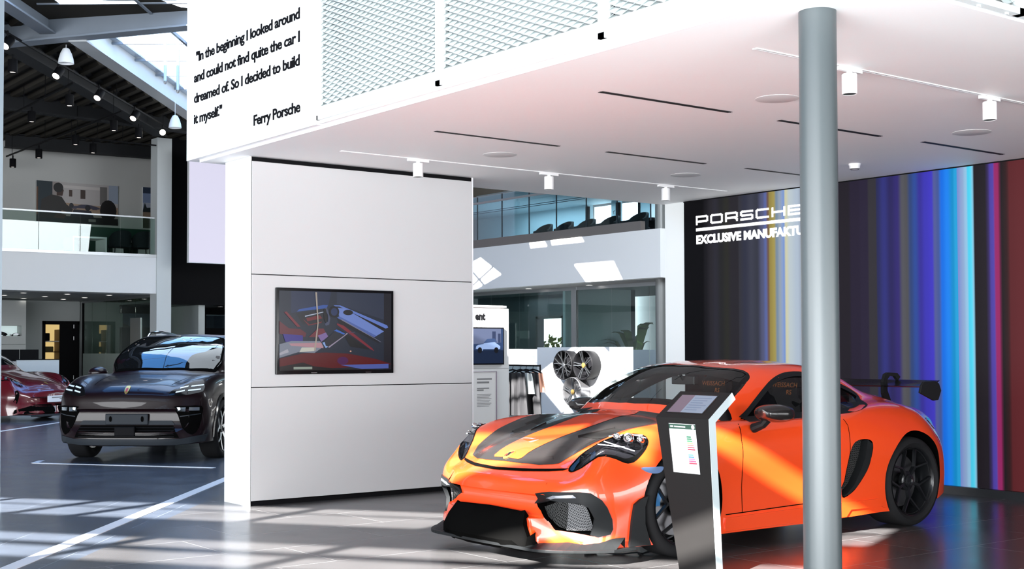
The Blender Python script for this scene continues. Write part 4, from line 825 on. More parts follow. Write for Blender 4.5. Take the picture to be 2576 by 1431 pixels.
# cable under the car
pts = []
random.seed(3)
for i in range(26):
    a = i*.55; pts.append((5.75+.016*i+.05*math.cos(a), 6.62-.014*i+.06*math.sin(a*.7), .010+.006*math.sin(i*1.3)))
t = thing('floor_cable', 'black cable lying on the floor under the car nose', 'cable', (0, 0, 0)); MB().tube(pts, .006, 6).build('cord', BLACK, t, smooth=True); MB().cbox((5.78, 6.66, .012), (.09, .03, .02)).build('plug', BLACK, t, bevel=.004)
# ------------------------------------------------------------------ car body toolkit
import numpy as np
def chain(P, T, subs, corners=()):
    """C1 curve through points P (n,...) at parameters T; subs[i] samples in segment i; corners break the tangent"""
    n = len(P); out = []
    def slope(i): return (P[i+1]-P[i])/(T[i+1]-T[i])
    def tang(i, side):
        if i == 0: return slope(0)
        if i == n-1: return slope(n-2)
        if i in corners: return slope(i) if side > 0 else slope(i-1)
        h0, h1 = T[i]-T[i-1], T[i+1]-T[i]
        return (slope(i-1)*h1+slope(i)*h0)/(h0+h1)
    for i in range(n-1):
        h = T[i+1]-T[i]; a, b = tang(i, 1)*h, tang(i+1, -1)*h
        for j in range(subs[i]):
            s = j/subs[i]; s2, s3 = s*s, s*s*s
            out.append(P[i]*(2*s3-3*s2+1)+a*(s3-2*s2+s)+P[i+1]*(3*s2-2*s3)+b*(s3-s2))
    out.append(P[-1]); return np.array(out)
def loft(net, du=.05, dv=.05, uc=(), vc=()):
    """half net [station][point](x,y,z) -> full closed MB (mirrored in y)"""
    N = np.array(net, float)
    L = np.linalg.norm(np.diff(N, axis=0), axis=2).mean(1); T = np.concatenate([[0], np.cumsum(np.maximum(L, .02))])
    N = chain(N, T, [max(2, int(math.ceil(l/du))) for l in L], uc)
    L = np.linalg.norm(np.diff(N, axis=1), axis=2).mean(0); T = np.concatenate([[0], np.cumsum(np.maximum(L, .02))])
    N = chain(N.transpose(1, 0, 2), T, [max(2, int(math.ceil(l/dv))) for l in L], vc).transpose(1, 0, 2)
    nu, nv = N.shape[:2]; ring = 2*nv-2; vs = []
    for i in range(nu):
        vs += [tuple(N[i, j]) for j in range(nv)] + [(N[i, j, 0], -N[i, j, 1], N[i, j, 2]) for j in range(nv-2, 0, -1)]
    fs = [(i*ring+j, i*ring+(j+1) % ring, (i+1)*ring+(j+1) % ring, (i+1)*ring+j) for i in range(nu-1) for j in range(ring)]
    for base in (0, (nu-1)*ring):
        for j in range(nv-1):
            a, b, c, d = base+j, base+j+1, base+(ring-j-1) % ring, base+(ring-j) % ring
            f = [a, b, c, d]; f = [k for i, k in enumerate(f) if k not in f[:i]]
            if len(f) > 2: fs.append(tuple(f))
    return MB().add(vs, fs)
def boolean(o, cut, op='DIFFERENCE', m=None):
    """cut = MB; its faces bring material m"""
    c = cut.build('cutter', m, o.parent)
    md = o.modifiers.new('b', 'BOOLEAN'); md.operation = op; md.object = c; md.solver = 'EXACT'; md.material_mode = 'TRANSFER'
    me = bpy.data.meshes.new_from_object(o.evaluated_get(bpy.context.evaluated_depsgraph_get()))
    o.modifiers.remove(md); old = o.data; o.data = me; bpy.data.meshes.remove(old); cm = c.data; bpy.data.objects.remove(c); bpy.data.meshes.remove(cm)
def bvh_of(mb): return BVHTree.FromPolygons([Vector(v) for v in mb.v], mb.f)
def inside(p, poly):
    c = False; n = len(poly)
    for i in range(n):
        (x0, y0), (x1, y1) = poly[i], poly[i-1]
        if (y0 > p[1]) != (y1 > p[1]) and p[0] < (x1-x0)*(p[1]-y0)/(y1-y0)+x0: c = not c
    return c
def smooth_poly(pts, n=6, corners=()):
    """closed smooth outline through the points"""
    k = len(pts); out = []
    for i in range(k):
        p0, p1, p2, p3 = [Vector(pts[(i+j) % k]) for j in (-1, 0, 1, 2)]
        t1 = (p2-p0)*.5 if i not in corners else (p2-p1)*.6; t2 = (p3-p1)*.5 if (i+1) % k not in corners else (p2-p1)*.6
        for j in range(n):
            s = j/n; s2, s3 = s*s, s*s*s
            q = p1*(2*s3-3*s2+1)+t1*(s3-2*s2+s)+p2*(3*s2-2*s3)+t2*(s3-s2); out.append((q.x, q.y))
    return out
def patch(bvh, poly, ax, side=1, off=.002, sp=.04, thick=0, fallback=True):
    """outline in two coordinates laid onto the body along axis ax, lifted by off; side = where the rays start"""
    P = []
    for i, p in enumerate(poly):
        q = poly[(i+1) % len(poly)]; L = math.hypot(q[0]-p[0], q[1]-p[1]); k = max(1, int(L/sp))
        P += [(p[0]+(q[0]-p[0])*j/k, p[1]+(q[1]-p[1])*j/k) for j in range(k)]
    nb = len(P); xs = [p[0] for p in P]; ys = [p[1] for p in P]; x = min(xs)+sp/2; inn = []
    while x < max(xs):
        y = min(ys)+sp/2
        while y < max(ys):
            if inside((x, y), P) and min((x-a)**2+(y-b)**2 for a, b in P) > (sp*.45)**2: inn.append((x, y))
            y += sp
        x += sp
    r = delaunay_2d_cdt([Vector(p) for p in P+inn], [], [list(range(nb))], 1, 1e-5)
    vs = []
    for v in r[0]:
        if ax == 'y': o, d = Vector((v.x, 4*side, v.y)), Vector((0, -side, 0))
        elif ax == 'x': o, d = Vector((-4 if side > 0 else 9, v.x, v.y)), Vector((side, 0, 0))
        else: o, d = Vector((v.x, v.y, 6)), Vector((0, 0, -1))
        h = bvh.ray_cast(o, d)
        if h[0] is None: 
            m = o+d*4; h = bvh.find_nearest(Vector((v.x, side*.8, v.y)) if ax == 'y' else (Vector((0 if side > 0 else 4.4, v.x, v.y)) if ax == 'x' else Vector((v.x, v.y, .8))))
        nrm = h[1] if h[1].dot(d) < 0 else -h[1]
        vs.append((h[0], nrm))
    b = MB(); fs = [tuple(f) for f in r[2]]; b.add([p+n*off for p, n in vs], fs)
    if thick:
        k = len(vs); b.add([p+n*(off-thick) for p, n in vs], [])
        ed = {}
        for f in fs:
            for i in range(len(f)):
                e = (f[i], f[(i+1) % len(f)]); ed[e] = 1
        for (a, c) in list(ed):
            if (c, a) not in ed: b.f.append([a, c, c+k, a+k]); b.m.append(b.cur)
    return b
def ribbon(bvh, pts, ax, side=1, w=.004, off=.0012, n=8, smooth=False):
    """thin strip along a line on the body"""
    P = [Vector(p) for p in pts]; Q = []
    for i in range(len(P)-1):
        L = (P[i+1]-P[i]).length; k = max(1, int(L/.03))
        for j in range(k): Q.append(P[i].lerp(P[i+1], j/k))
    Q.append(P[-1]); vs = []
    for i, q in enumerate(Q):
        d = (Q[min(i+1, len(Q)-1)]-Q[max(0, i-1)]).normalized(); s = Vector((-d.y, d.x))*w/2
        for e in (q-s, q+s):
            if ax == 'y': o, dd = Vector((e.x, 4*side, e.y)), Vector((0, -side, 0))
            elif ax == 'x': o, dd = Vector((-4 if side > 0 else 9, e.x, e.y)), Vector((side, 0, 0))
            else: o, dd = Vector((e.x, e.y, 6)), Vector((0, 0, -1))
            h = bvh.ray_cast(o, dd)
            if h[0] is None: h = bvh.find_nearest(o+dd*3.2)
            nn = h[1] if h[1].dot(dd) < 0 else -h[1]; vs.append(h[0]+nn*off)
    return MB().add(vs, [(2*i, 2*i+1, 2*i+3, 2*i+2) for i in range(len(Q)-1)])
def mir(poly): return [(-a, b) for a, b in poly]
def flat_patch(poly, m4, sp=.03):
    r = delaunay_2d_cdt([Vector(p) for p in poly], [], [list(range(len(poly)))], 1, 1e-5)
    return MB().add([m4 @ Vector((v.x, v.y, 0)) for v in r[0]], [tuple(f) for f in r[2]])
TYRE = mat('tyre_rubber', (.012, .012, .013), .7, spec=.12)
def tyre_mb(R, W, rr, sgn=1):
    w = W/2; s = MB().lathe([(rr-.012, -w*.72), (rr+.012, -w*.88), (rr+(R-rr)*.45, -w*1.0), (R-.018, -w*.93), (R-.004, -w*.80), (R, -w*.55), (R, w*.55), (R-.004, w*.80), (R-.018, w*.93), (rr+(R-rr)*.45, w*1.0), (rr+.012, w*.88), (rr-.012, w*.72)], 72, ax='y')
    return s
# ------------------------------------------------------------------ orange sports car
ORANGE = mat('orange_car_paint', (.80, .062, .008), .32, spec=.5, coat=1.0, coat_rough=.02)
CPLAST = mat('black_trim_plastic', (.010, .011, .012), .5, spec=.14)
CARB = mat('carbon_dark_gloss', (.014, .0125, .0125), .25, spec=.3, coat=.35)
WELL = mat('wheel_well_black', (.003, .003, .003), .9, spec=0)
NET = [
 # 0 centre      1              2               3               4               5               6               7              8            9
 [(.10,0,.44),  (.105,.20,.44), (.125,.38,.44), (.16,.52,.44),  (.19,.58,.43),  (.20,.60,.40),  (.19,.58,.34),  (.165,.52,.29), (.11,.25,.27), (.10,0,.27)],
 [(.125,0,.535),(.145,.26,.53), (.19,.46,.525), (.25,.61,.525), (.29,.745,.538),(.305,.80,.44),(.31,.775,.28), (.26,.74,.15), (.12,.4,.12), (.085,0,.12)],
 [(.195,0,.585),(.215,.26,.578),(.265,.46,.572),(.335,.61,.582),(.385,.757,.635), (.45,.852,.48), (.45,.845,.28), (.39,.835,.12),(.35,.45,.11),(.30,0,.11)],
 [(.33,0,.675), (.345,.27,.670),(.38,.46,.655), (.43,.605,.70), (.50,.74,.757),(.65,.865,.56), (.61,.875,.33), (.57,.865,.11),(.6,.45,.11),(.6,0,.11)],
 [(.55,0,.753), (.56,.27,.749), (.58,.46,.735), (.62,.60,.782), (.68,.735,.832),(.80,.888,.64), (.78,.895,.40), (.76,.885,.11),(.8,.45,.11),(.8,0,.11)],
 [(.85,0,.828), (.85,.28,.822), (.86,.47,.806), (.88,.62,.826), (.92,.745,.866),(.97,.898,.66), (.97,.900,.42), (.97,.890,.11),(.97,.45,.11),(.97,0,.11)],
 [(1.13,0,.897),(1.14,.28,.889),(1.16,.48,.866),(1.18,.64,.860),(1.20,.762,.872),(1.22,.893,.68),(1.22,.885,.40),(1.22,.872,.12),(1.22,.45,.12),(1.22,0,.12)],
 [(1.27,0,.916),(1.30,.30,.910),(1.36,.55,.886),(1.41,.69,.870),(1.42,.782,.860),(1.45,.885,.70),(1.45,.872,.40),(1.45,.862,.12),(1.45,.45,.12),(1.45,0,.12)],
 [(1.52,0,1.10),(1.55,.31,1.09),(1.655,.63,1.05),(1.66,.715,.868),(1.66,.80,.858),(1.66,.880,.71),(1.66,.866,.40),(1.66,.860,.12),(1.66,.45,.12),(1.66,0,.12)],
 [(1.80,0,1.232),(1.83,.30,1.22),(1.92,.59,1.162),(1.92,.722,.868),(1.92,.806,.858),(1.92,.878,.72),(1.92,.863,.40),(1.92,.862,.12),(1.92,.45,.12),(1.92,0,.12)],
 [(2.05,0,1.272),(2.06,.28,1.260),(2.15,.550,1.203),(2.15,.722,.870),(2.15,.812,.860),(2.15,.878,.73),(2.15,.864,.40),(2.15,.864,.12),(2.15,.45,.12),(2.15,0,.12)],
 [(2.40,0,1.283),(2.40,.28,1.268),(2.42,.537,1.200),(2.42,.722,.876),(2.42,.822,.868),(2.42,.885,.73),(2.42,.870,.40),(2.42,.868,.12),(2.42,.45,.12),(2.42,0,.12)],
 [(2.75,0,1.268),(2.75,.28,1.256),(2.75,.532,1.192),(2.75,.716,.888),(2.75,.838,.880),(2.75,.902,.73),(2.75,.888,.42),(2.75,.880,.13),(2.75,.45,.12),(2.75,0,.12)],
 [(3.10,0,1.208),(3.10,.27,1.198),(3.10,.508,1.145),(3.10,.655,.955),(3.10,.800,.918),(3.10,.915,.72),(3.10,.908,.42),(3.10,.892,.14),(3.10,.45,.12),(3.10,0,.12)],
 [(3.45,0,1.085),(3.45,.27,1.076),(3.45,.465,1.028),(3.45,.600,.965),(3.45,.758,.925),(3.45,.913,.70),(3.45,.912,.42),(3.45,.896,.14),(3.45,.45,.12),(3.45,0,.12)],
 [(3.75,0,.985),(3.75,.28,.980),(3.75,.455,.965),(3.75,.595,.925),(3.75,.735,.885),(3.75,.893,.68),(3.75,.897,.42),(3.75,.882,.17),(3.75,.45,.15),(3.75,0,.15)],
 [(4.06,0,.90),(4.06,.29,.893),(4.04,.455,.876),(4.0,.590,.845),(3.97,.705,.79),(3.94,.832,.64),(3.96,.845,.42),(3.97,.825,.20),(4.05,.45,.18),(4.05,0,.18)],
 [(4.36,0,.875),(4.35,.29,.865),(4.28,.445,.835),(4.22,.560,.785),(4.15,.645,.72),(4.10,.742,.59),(4.13,.748,.40),(4.16,.72,.24),(4.36,.40,.22),(4.38,0,.22)],
 [(4.44,0,.66),(4.435,.22,.655),(4.42,.36,.64),(4.38,.44,.61),(4.34,.49,.58),(4.31,.51,.52),(4.33,.50,.44),(4.37,.46,.38),(4.43,.22,.36),(4.44,0,.36)],
]
X0, YC = 5.08, 7.02
CAR = thing('orange_sports_car', 'orange two-seat sports car with black bonnet stripes and a tall rear wing', 'car', (X0, YC, 0))
body_mb = loft(NET, .045, .045, uc=(), vc=(3, 7))
BV = bvh_of(body_mb)
body = body_mb.build('body_shell', ORANGE, CAR, smooth=True, angle=40)
FA, RA, RF, RR, WF, WR = 1.06, 3.53, .338, .342, .245, .295
YF, YR = .775, .752          # tyre centre planes
def closed_patch(bvh, poly, ax, side, up, down, sp=.045, straight=False):
    """solid following the body surface from +up to -down: a cutter for a recess"""
    if straight:
        t = patch(bvh, poly, ax, side, 0, sp); b = MB(); b.v = [(v[0], v[1], v[2]-down) for v in t.v]; t.v = [(v[0], v[1], v[2]+up) for v in t.v]
    else: t = patch(bvh, poly, ax, side, up, sp); b = patch(bvh, poly, ax, side, -down, sp)
    k = len(t.v); n = MB()
    n.v = t.v+b.v; n.f = [list(f) for f in t.f]+[[i+k for i in f[::-1]] for f in t.f]; ed = {}
    for f in t.f:
        for i in range(len(f)): ed[(f[i], f[(i+1) % len(f)])] = 1
    for a, c in ed:
        if (c, a) not in ed: n.f.append([c, a, a+k, c+k])
    n.m = [0]*len(n.f); return n
HC = mat('honeycomb_grille', (.02, .02, .02), .5)
def honey(name, dark, light, scale=95):
    m = bpy.data.materials.new(name); m.use_nodes = True; t = m.node_tree; b = t.nodes['Principled BSDF']
    tc = t.nodes.new('ShaderNodeTexCoord'); v = t.nodes.new('ShaderNodeTexVoronoi'); v.feature = 'DISTANCE_TO_EDGE'; v.inputs['Scale'].default_value = scale; v.inputs['Randomness'].default_value = .0
    mp = t.nodes.new('ShaderNodeMapping'); mp.inputs['Rotation'].default_value = (.78, 0, .6)
    t.links.new(tc.outputs['Object'], mp.inputs[0]); t.links.new(mp.outputs[0], v.inputs['Vector'])
    r = t.nodes.new('ShaderNodeValToRGB'); r.color_ramp.elements[0].position = .08; r.color_ramp.elements[0].color = (*light, 1); r.color_ramp.elements[1].position = .16; r.color_ramp.elements[1].color = (*dark, 1)
    t.links.new(v.outputs['Distance'], r.inputs[0]); t.links.new(r.outputs[0], b.inputs['Base Color']); b.inputs['Roughness'].default_value = .6; b.inputs['Specular IOR Level'].default_value = .02; return m
HDARK = honey('grille_dark', (.004, .004, .004), (.05, .05, .05)); HLITE = honey('grille_light', (.03, .03, .032), (.16, .16, .165))

# --- openings
INT = [(-.412, .376), (-.471, .428), (-.562, .444), (-.752, .454), (-.800, .449), (-.826, .415), (-.832, .371), (-.834, .294), (-.838, .233), (-.833, .205), (-.80, .192), (-.713, .214), (-.643, .221), (-.594, .230), (-.552, .277), (-.474, .33)]
CEN = [(-.34, .300), (0, .308), (.34, .300), (.375, .285), (.40, .235), (.45, .165), (.50, .118), (-.50, .118), (-.45, .165), (-.40, .235), (-.375, .285)]
SIDE = smooth_poly([(2.818, .685), (2.876, .695), (2.961, .688), (2.993, .650), (2.981, .565), (2.945, .462), (2.838, .344), (2.757, .294), (2.682, .278), (2.675, .366), (2.716, .482), (2.751, .612), (2.78, .662)], 3)
WIN = smooth_poly([(1.775, .872), (1.868, .918), (1.971, .980), (2.10, 1.052), (2.239, 1.118), (2.362, 1.155), (2.50, 1.175), (2.68, 1.170), (2.90, 1.125), (3.08, 1.07), (3.19, 1.025), (3.225, .995), (3.18, .965), (3.06, .935), (2.83, .905), (2.30, .878), (2.0, .872)], 3, (0,))
WSC = [(1.36, 0), (1.385, -.25), (1.45, -.50), (1.56, -.655), (1.62, -.70), (1.70, -.690), (1.84, -.655), (1.96, -.618), (2.01, -.598), (2.030, -.575), (2.015, -.54), (1.95, -.47), (1.89, -.30), (1.865, 0)]
WS = smooth_poly(WSC[:-1]+[(x, -y) for x, y in WSC[::-1][:-1]], 3)
WS = [(x, y) for x, y in WS]
HL = smooth_poly([(.334, -.575), (.384, -.592), (.435, -.620), (.489, -.665), (.545, -.712), (.633, -.752), (.739, -.785), (.785, -.806), (.788, -.826), (.751, -.840), (.694, -.842), (.627, -.834), (.562, -.818), (.46, -.775), (.375, -.70), (.335, -.625)], 3)
VENT = [(.66, -.30), (.90, -.385), (.915, -.535), (.70, -.50)]
boolean(body, MB().lathe([(0, .50), (.372, .50), (.372, 1.3), (0, 1.3)], 64, (FA, 0, RF+.01), 'y'), m=WELL)
boolean(body, MB().lathe([(0, -.50), (.372, -.50), (.372, -1.3), (0, -1.3)], 64, (FA, 0, RF+.01), 'y'), m=WELL)
boolean(body, MB().lathe([(0, .48), (.380, .48), (.380, 1.3), (0, 1.3)], 64, (RA, 0, RR+.012), 'y'), m=WELL)
boolean(body, MB().lathe([(0, -.48), (.380, -.48), (.380, -1.3), (0, -1.3)], 64, (RA, 0, RR+.012), 'y'), m=WELL)
INN = [[(x0, 0, zt), (x0+.02, .3, zt-.012), (x2, yc, zc), (x2, .66, .862), (x2, .755, .72), (x2, .76, .55), (x2, .72, .34), (x2, .5, .31), (x2, .25, .31), (x2, 0, .31)]
       for x0, zt, x2, yc, zc in ((1.545, 1.03, 1.66, .58, .96), (1.83, 1.175, 1.93, .535, 1.105), (2.07, 1.215, 2.16, .50, 1.145), (2.42, 1.23, 2.43, .49, 1.145), (2.72, 1.215, 2.72, .48, 1.135), (2.92, 1.165, 2.92, .46, 1.10))]
INT_M = mat('cabin_black', (.008, .008, .009), .7, spec=.06)
boolean(body, loft(INN, .12, .12, vc=(3,)), m=INT_M)
boolean(body, MB().prism(WIN, 'y', .42, 1.2), m=CPLAST)
boolean(body, MB().prism(WIN, 'y', -1.2, -.42), m=CPLAST)
boolean(body, closed_patch(BV, WS, 'z', 1, .08, .13, .08, True), m=INT_M)
for sd in (-1, 1):
    f = (lambda p: p) if sd < 0 else (lambda p: [(a, -b) for a, b in p][::-1])
    g = (lambda p: p) if sd < 0 else (lambda p: mir(p)[::-1])
    boolean(body, closed_patch(BV, HL if sd < 0 else [(a, -b) for a, b in HL][::-1], 'z', 1, .03, .05), m=BLKGL)
    boolean(body, closed_patch(BV, g(INT), 'x', 1, .04, .085), m=WELL)
    boolean(body, MB().prism(SIDE, 'y', *((-1.1, -.80) if sd < 0 else (.80, 1.1))), m=WELL)
boolean(body, closed_patch(BV, CEN, 'x', 1, .05, .12), m=WELL)
shade(body.data, 32)

def sub(o, parent): o.parent = parent; return o
# --- grilles and intake trims
for sd in (-1, 1):
    g = (lambda p: p) if sd < 0 else (lambda p: mir(p)[::-1])
    inner = [(-.43, .362), (-.56, .395), (-.66, .388), (-.655, .232), (-.60, .236), (-.555, .28)]; inn2 = [(-.66, .388), (-.775, .372), (-.805, .225), (-.655, .228)]
    gr = patch(BV, g(inner), 'x', 1, -.055, .05).build('side_grille', HDARK, CAR, smooth=True)
    sub(patch(BV, g(inn2), 'x', 1, -.05, .05).build('outer_grille', HLITE, smooth=True), gr)  # outer part of the same mesh in a paler tone
    lip = [(-.405, .372), (-.470, .440), (-.562, .458), (-.752, .468), (-.806, .462), (-.838, .42), (-.845, .371), (-.847, .294), (-.85, .233), (-.846, .20), (-.815, .185), (-.79, .20), (-.805, .30), (-.795, .375), (-.76, .398), (-.56, .405), (-.47, .385)]
    tr = patch(BV, g(lip), 'x', 1, .012, .045, .03).build('intake_trim', CPLAST, CAR, smooth=True, angle=50)
    if sd: sub(patch(BV, g([(-.52, .432), (-.72, .448), (-.74, .432), (-.54, .418)]), 'x', 1, .016, .03, .006).build('daytime_light', mat('drl_lens', (.16, .17, .20), .08, coat=1), smooth=True), tr)
    patch(BV, g([(-.35, .297), (0, .304), (0, .125), (-.48, .125), (-.43, .165), (-.385, .235)]), 'x', 1, -.095, .06).build('centre_grille', HDARK, CAR, smooth=True)
# --- splitter and fins
fr = []
for i in range(41):
    a = -1+2*i/40; y = .905*a; ay = abs(y)
    x = .045+.02*ay+ .36*(max(0, ay-.5)/.405)**2.2; fr.append((x, y))
sp = MB(); poly = fr+[(.62, .90), (.62, -.90)]
sp.prism(poly, 'z', .092, .112)
n0 = len(sp.v)
for i in range(40):
    (x0, y0), (x1, y1) = fr[i], fr[i+1]; r0 = .135+.045*max(0, (abs(y0)-.45)/.45)**1.5; r1 = .135+.045*max(0, (abs(y1)-.45)/.45)**1.5
    sp.add([(x0+.015, y0, .11), (x1+.015, y1, .11), (x1+.105, y1*.985, r1), (x0+.105, y0*.985, r0), (x0+.13, y0*.95, .10), (x1+.13, y1*.95, .10)], [(0, 1, 2, 3), (3, 2, 5, 4)])
sp.build('front_splitter', CPLAST, CAR, bevel=.003)
for sd in (-1, 1):
    pl = [(.715, .43), (.655, .408), (.612, .378), (.592, .28), (.575, .115), (.74, .115), (.692, .25), (.69, .36)]
    b = patch(BV, pl, 'y', sd, .022, .04, .03); b.build('wheel_arch_fin', CPLAST, CAR, smooth=True, angle=40)
    b = patch(BV, smooth_poly([(.692, .604), (.77, .606), (.845, .606), (.835, .58), (.80, .566), (.735, .572)], 3), 'y', sd, .003, .03, .006); b.build('side_marker', mat('marker_lens', (.10, .16, .30), .06, coat=1), CAR, smooth=True)
# --- bonnet
BON = [(.238, 0), (.248, -.2), (.275, -.34), (.335, -.475), (.42, -.528), (.545, -.563), (.74, -.62), (.92, -.675), (1.10, -.71), (1.25, -.705), (1.36, -.645), (1.365, -.55), (1.315, -.30), (1.288, 0)]
def full(p): return p+[(x, -y) for x, y in p[::-1] if abs(y) > 1e-6]
bon = patch(BV, full(BON), 'z', 1, .0025, .045).build('bonnet', CARB, CAR, smooth=True)
C0 = [(.268, 0), (.270, -.13), (.285, -.152), (.44, -.160), (.60, -.166), (.80, -.175), (1.0, -.186), (1.20, -.198), (1.300, -.206), (1.283, 0)]
sub(patch(BV, full(C0), 'z', 1, .0045, .045).build('centre_stripe', ORANGE, smooth=True), bon)
for sd in (-1, 1):
    pl = VENT if sd < 0 else [(a, -b) for a, b in VENT][::-1]
    sub(patch(BV, pl, 'z', 1, .004, .05).build('bonnet_vent', mat('vent_black', (.003, .003, .003), .6), smooth=True), bon)
    sc = [(.655, -.29), (.70, -.275), (.915, -.365), (.90, -.385)] if sd < 0 else [(.90, .385), (.915, .365), (.70, .275), (.655, .29)]
    sub(patch(BV, sc, 'z', 1, .012, .05, .01).build('vent_lip', CARB, smooth=True), bon)
bg_ = smooth_poly([(-.034, .0), (-.03, .05), (0, .056), (.03, .05), (.034, 0), (.02, -.04), (0, -.055), (-.02, -.04)], 2)
GOLD = mat('badge_gold', (.60, .36, .10), .3, metal=.8)
bd = patch(BV, [(.292+b*.75, a) for a, b in bg_], 'z', 1, .008, .02, .004).build('crest_badge', GOLD, CAR, smooth=True)
sub(patch(BV, [(.292+b*.35, a*.4) for a, b in bg_], 'z', 1, .0095, .02).build('badge_field', BLKGL), bd)
for i, c in enumerate(((.05, -.017), (-.02, .017))): sub(patch(BV, [(.292+c[0]*.4+b*.22, c[1]+a*.35) for a, b in bg_], 'z', 1, .0093, .02).build('badge_quarter', mat('badge_red', (.35, .02, .01), .3)), bd)
gap = [(-.575, .600), (-.45, .592), (-.324, .586), (0, .580), (.324, .586), (.45, .592), (.575, .600), (.545, .585), (.45, .576), (.267, .568), (0, .564), (-.267, .568), (-.45, .576), (-.545, .585)]
patch(BV, gap, 'x', 1, .002, .04).build('bonnet_gap', WELL, CAR, smooth=True)
# --- headlights
for sd in (-1, 1):
    pl = HL if sd < 0 else [(a, -b) for a, b in HL][::-1]
    hb = patch(BV, pl, 'z', 1, -.045, .04).build('headlight', mat('lamp_housing', (.012, .012, .014), .25, coat=.5), CAR, smooth=True)
    m = MB(); CH = mat('lamp_chrome', (.55, .56, .58), .18, metal=1)
    def surf(x, y, dz):
        h = BV.ray_cast(Vector((x, y*-sd*-1 if False else y*(1 if sd < 0 else -1), 6)), Vector((0, 0, -1))); return h[0]+h[1]*dz, h[1]
    for (x, y, r) in ((.645, -.785, .034), (.72, -.812, .022), (.58, -.755, .022)):
        p, n = surf(x, y, -.030); mt = Matrix.Translation(p) @ Vector((-.75, -.35 if sd < 0 else .35, .35)).normalized().to_track_quat('Z', 'Y').to_matrix().to_4x4()
        k = MB().lathe([(r*.62, .012), (r*.9, .018), (r, .0), (r*.9, -.02)], 24).xf(mt); m.add(k.v, k.f)
        k = MB().lathe([(0, .02), (r*.35, .016), (r*.6, .004), (r*.6, -.01)], 24).xf(mt); m.add(k.v, k.f)
    for (a, c) in (((.50, -.735), (.66, -.825)), ((.47, -.71), (.60, -.80)), ((.62, -.755), (.755, -.80)), ((.68, -.775), (.77, -.815)), ((.55, -.725), (.62, -.76))):
        p, n = surf(*a, -.022); q, n2 = surf(*c, -.022); m.beam(p, q, .010, .006)
    sub(m.build('reflector', CH, smooth=True, angle=40), hb)
    sub(patch(BV, pl, 'z', 1, .001, .035).build('lens', glass('lamp_lens', (.70, .71, .74), .35), smooth=True), hb)
    ring = [pl[i % len(pl)] for i in range(len(pl)+1)]
    sub(ribbon(BV, ring, 'z', 1, .010, .0018).build('lens_seal', WELL), hb)
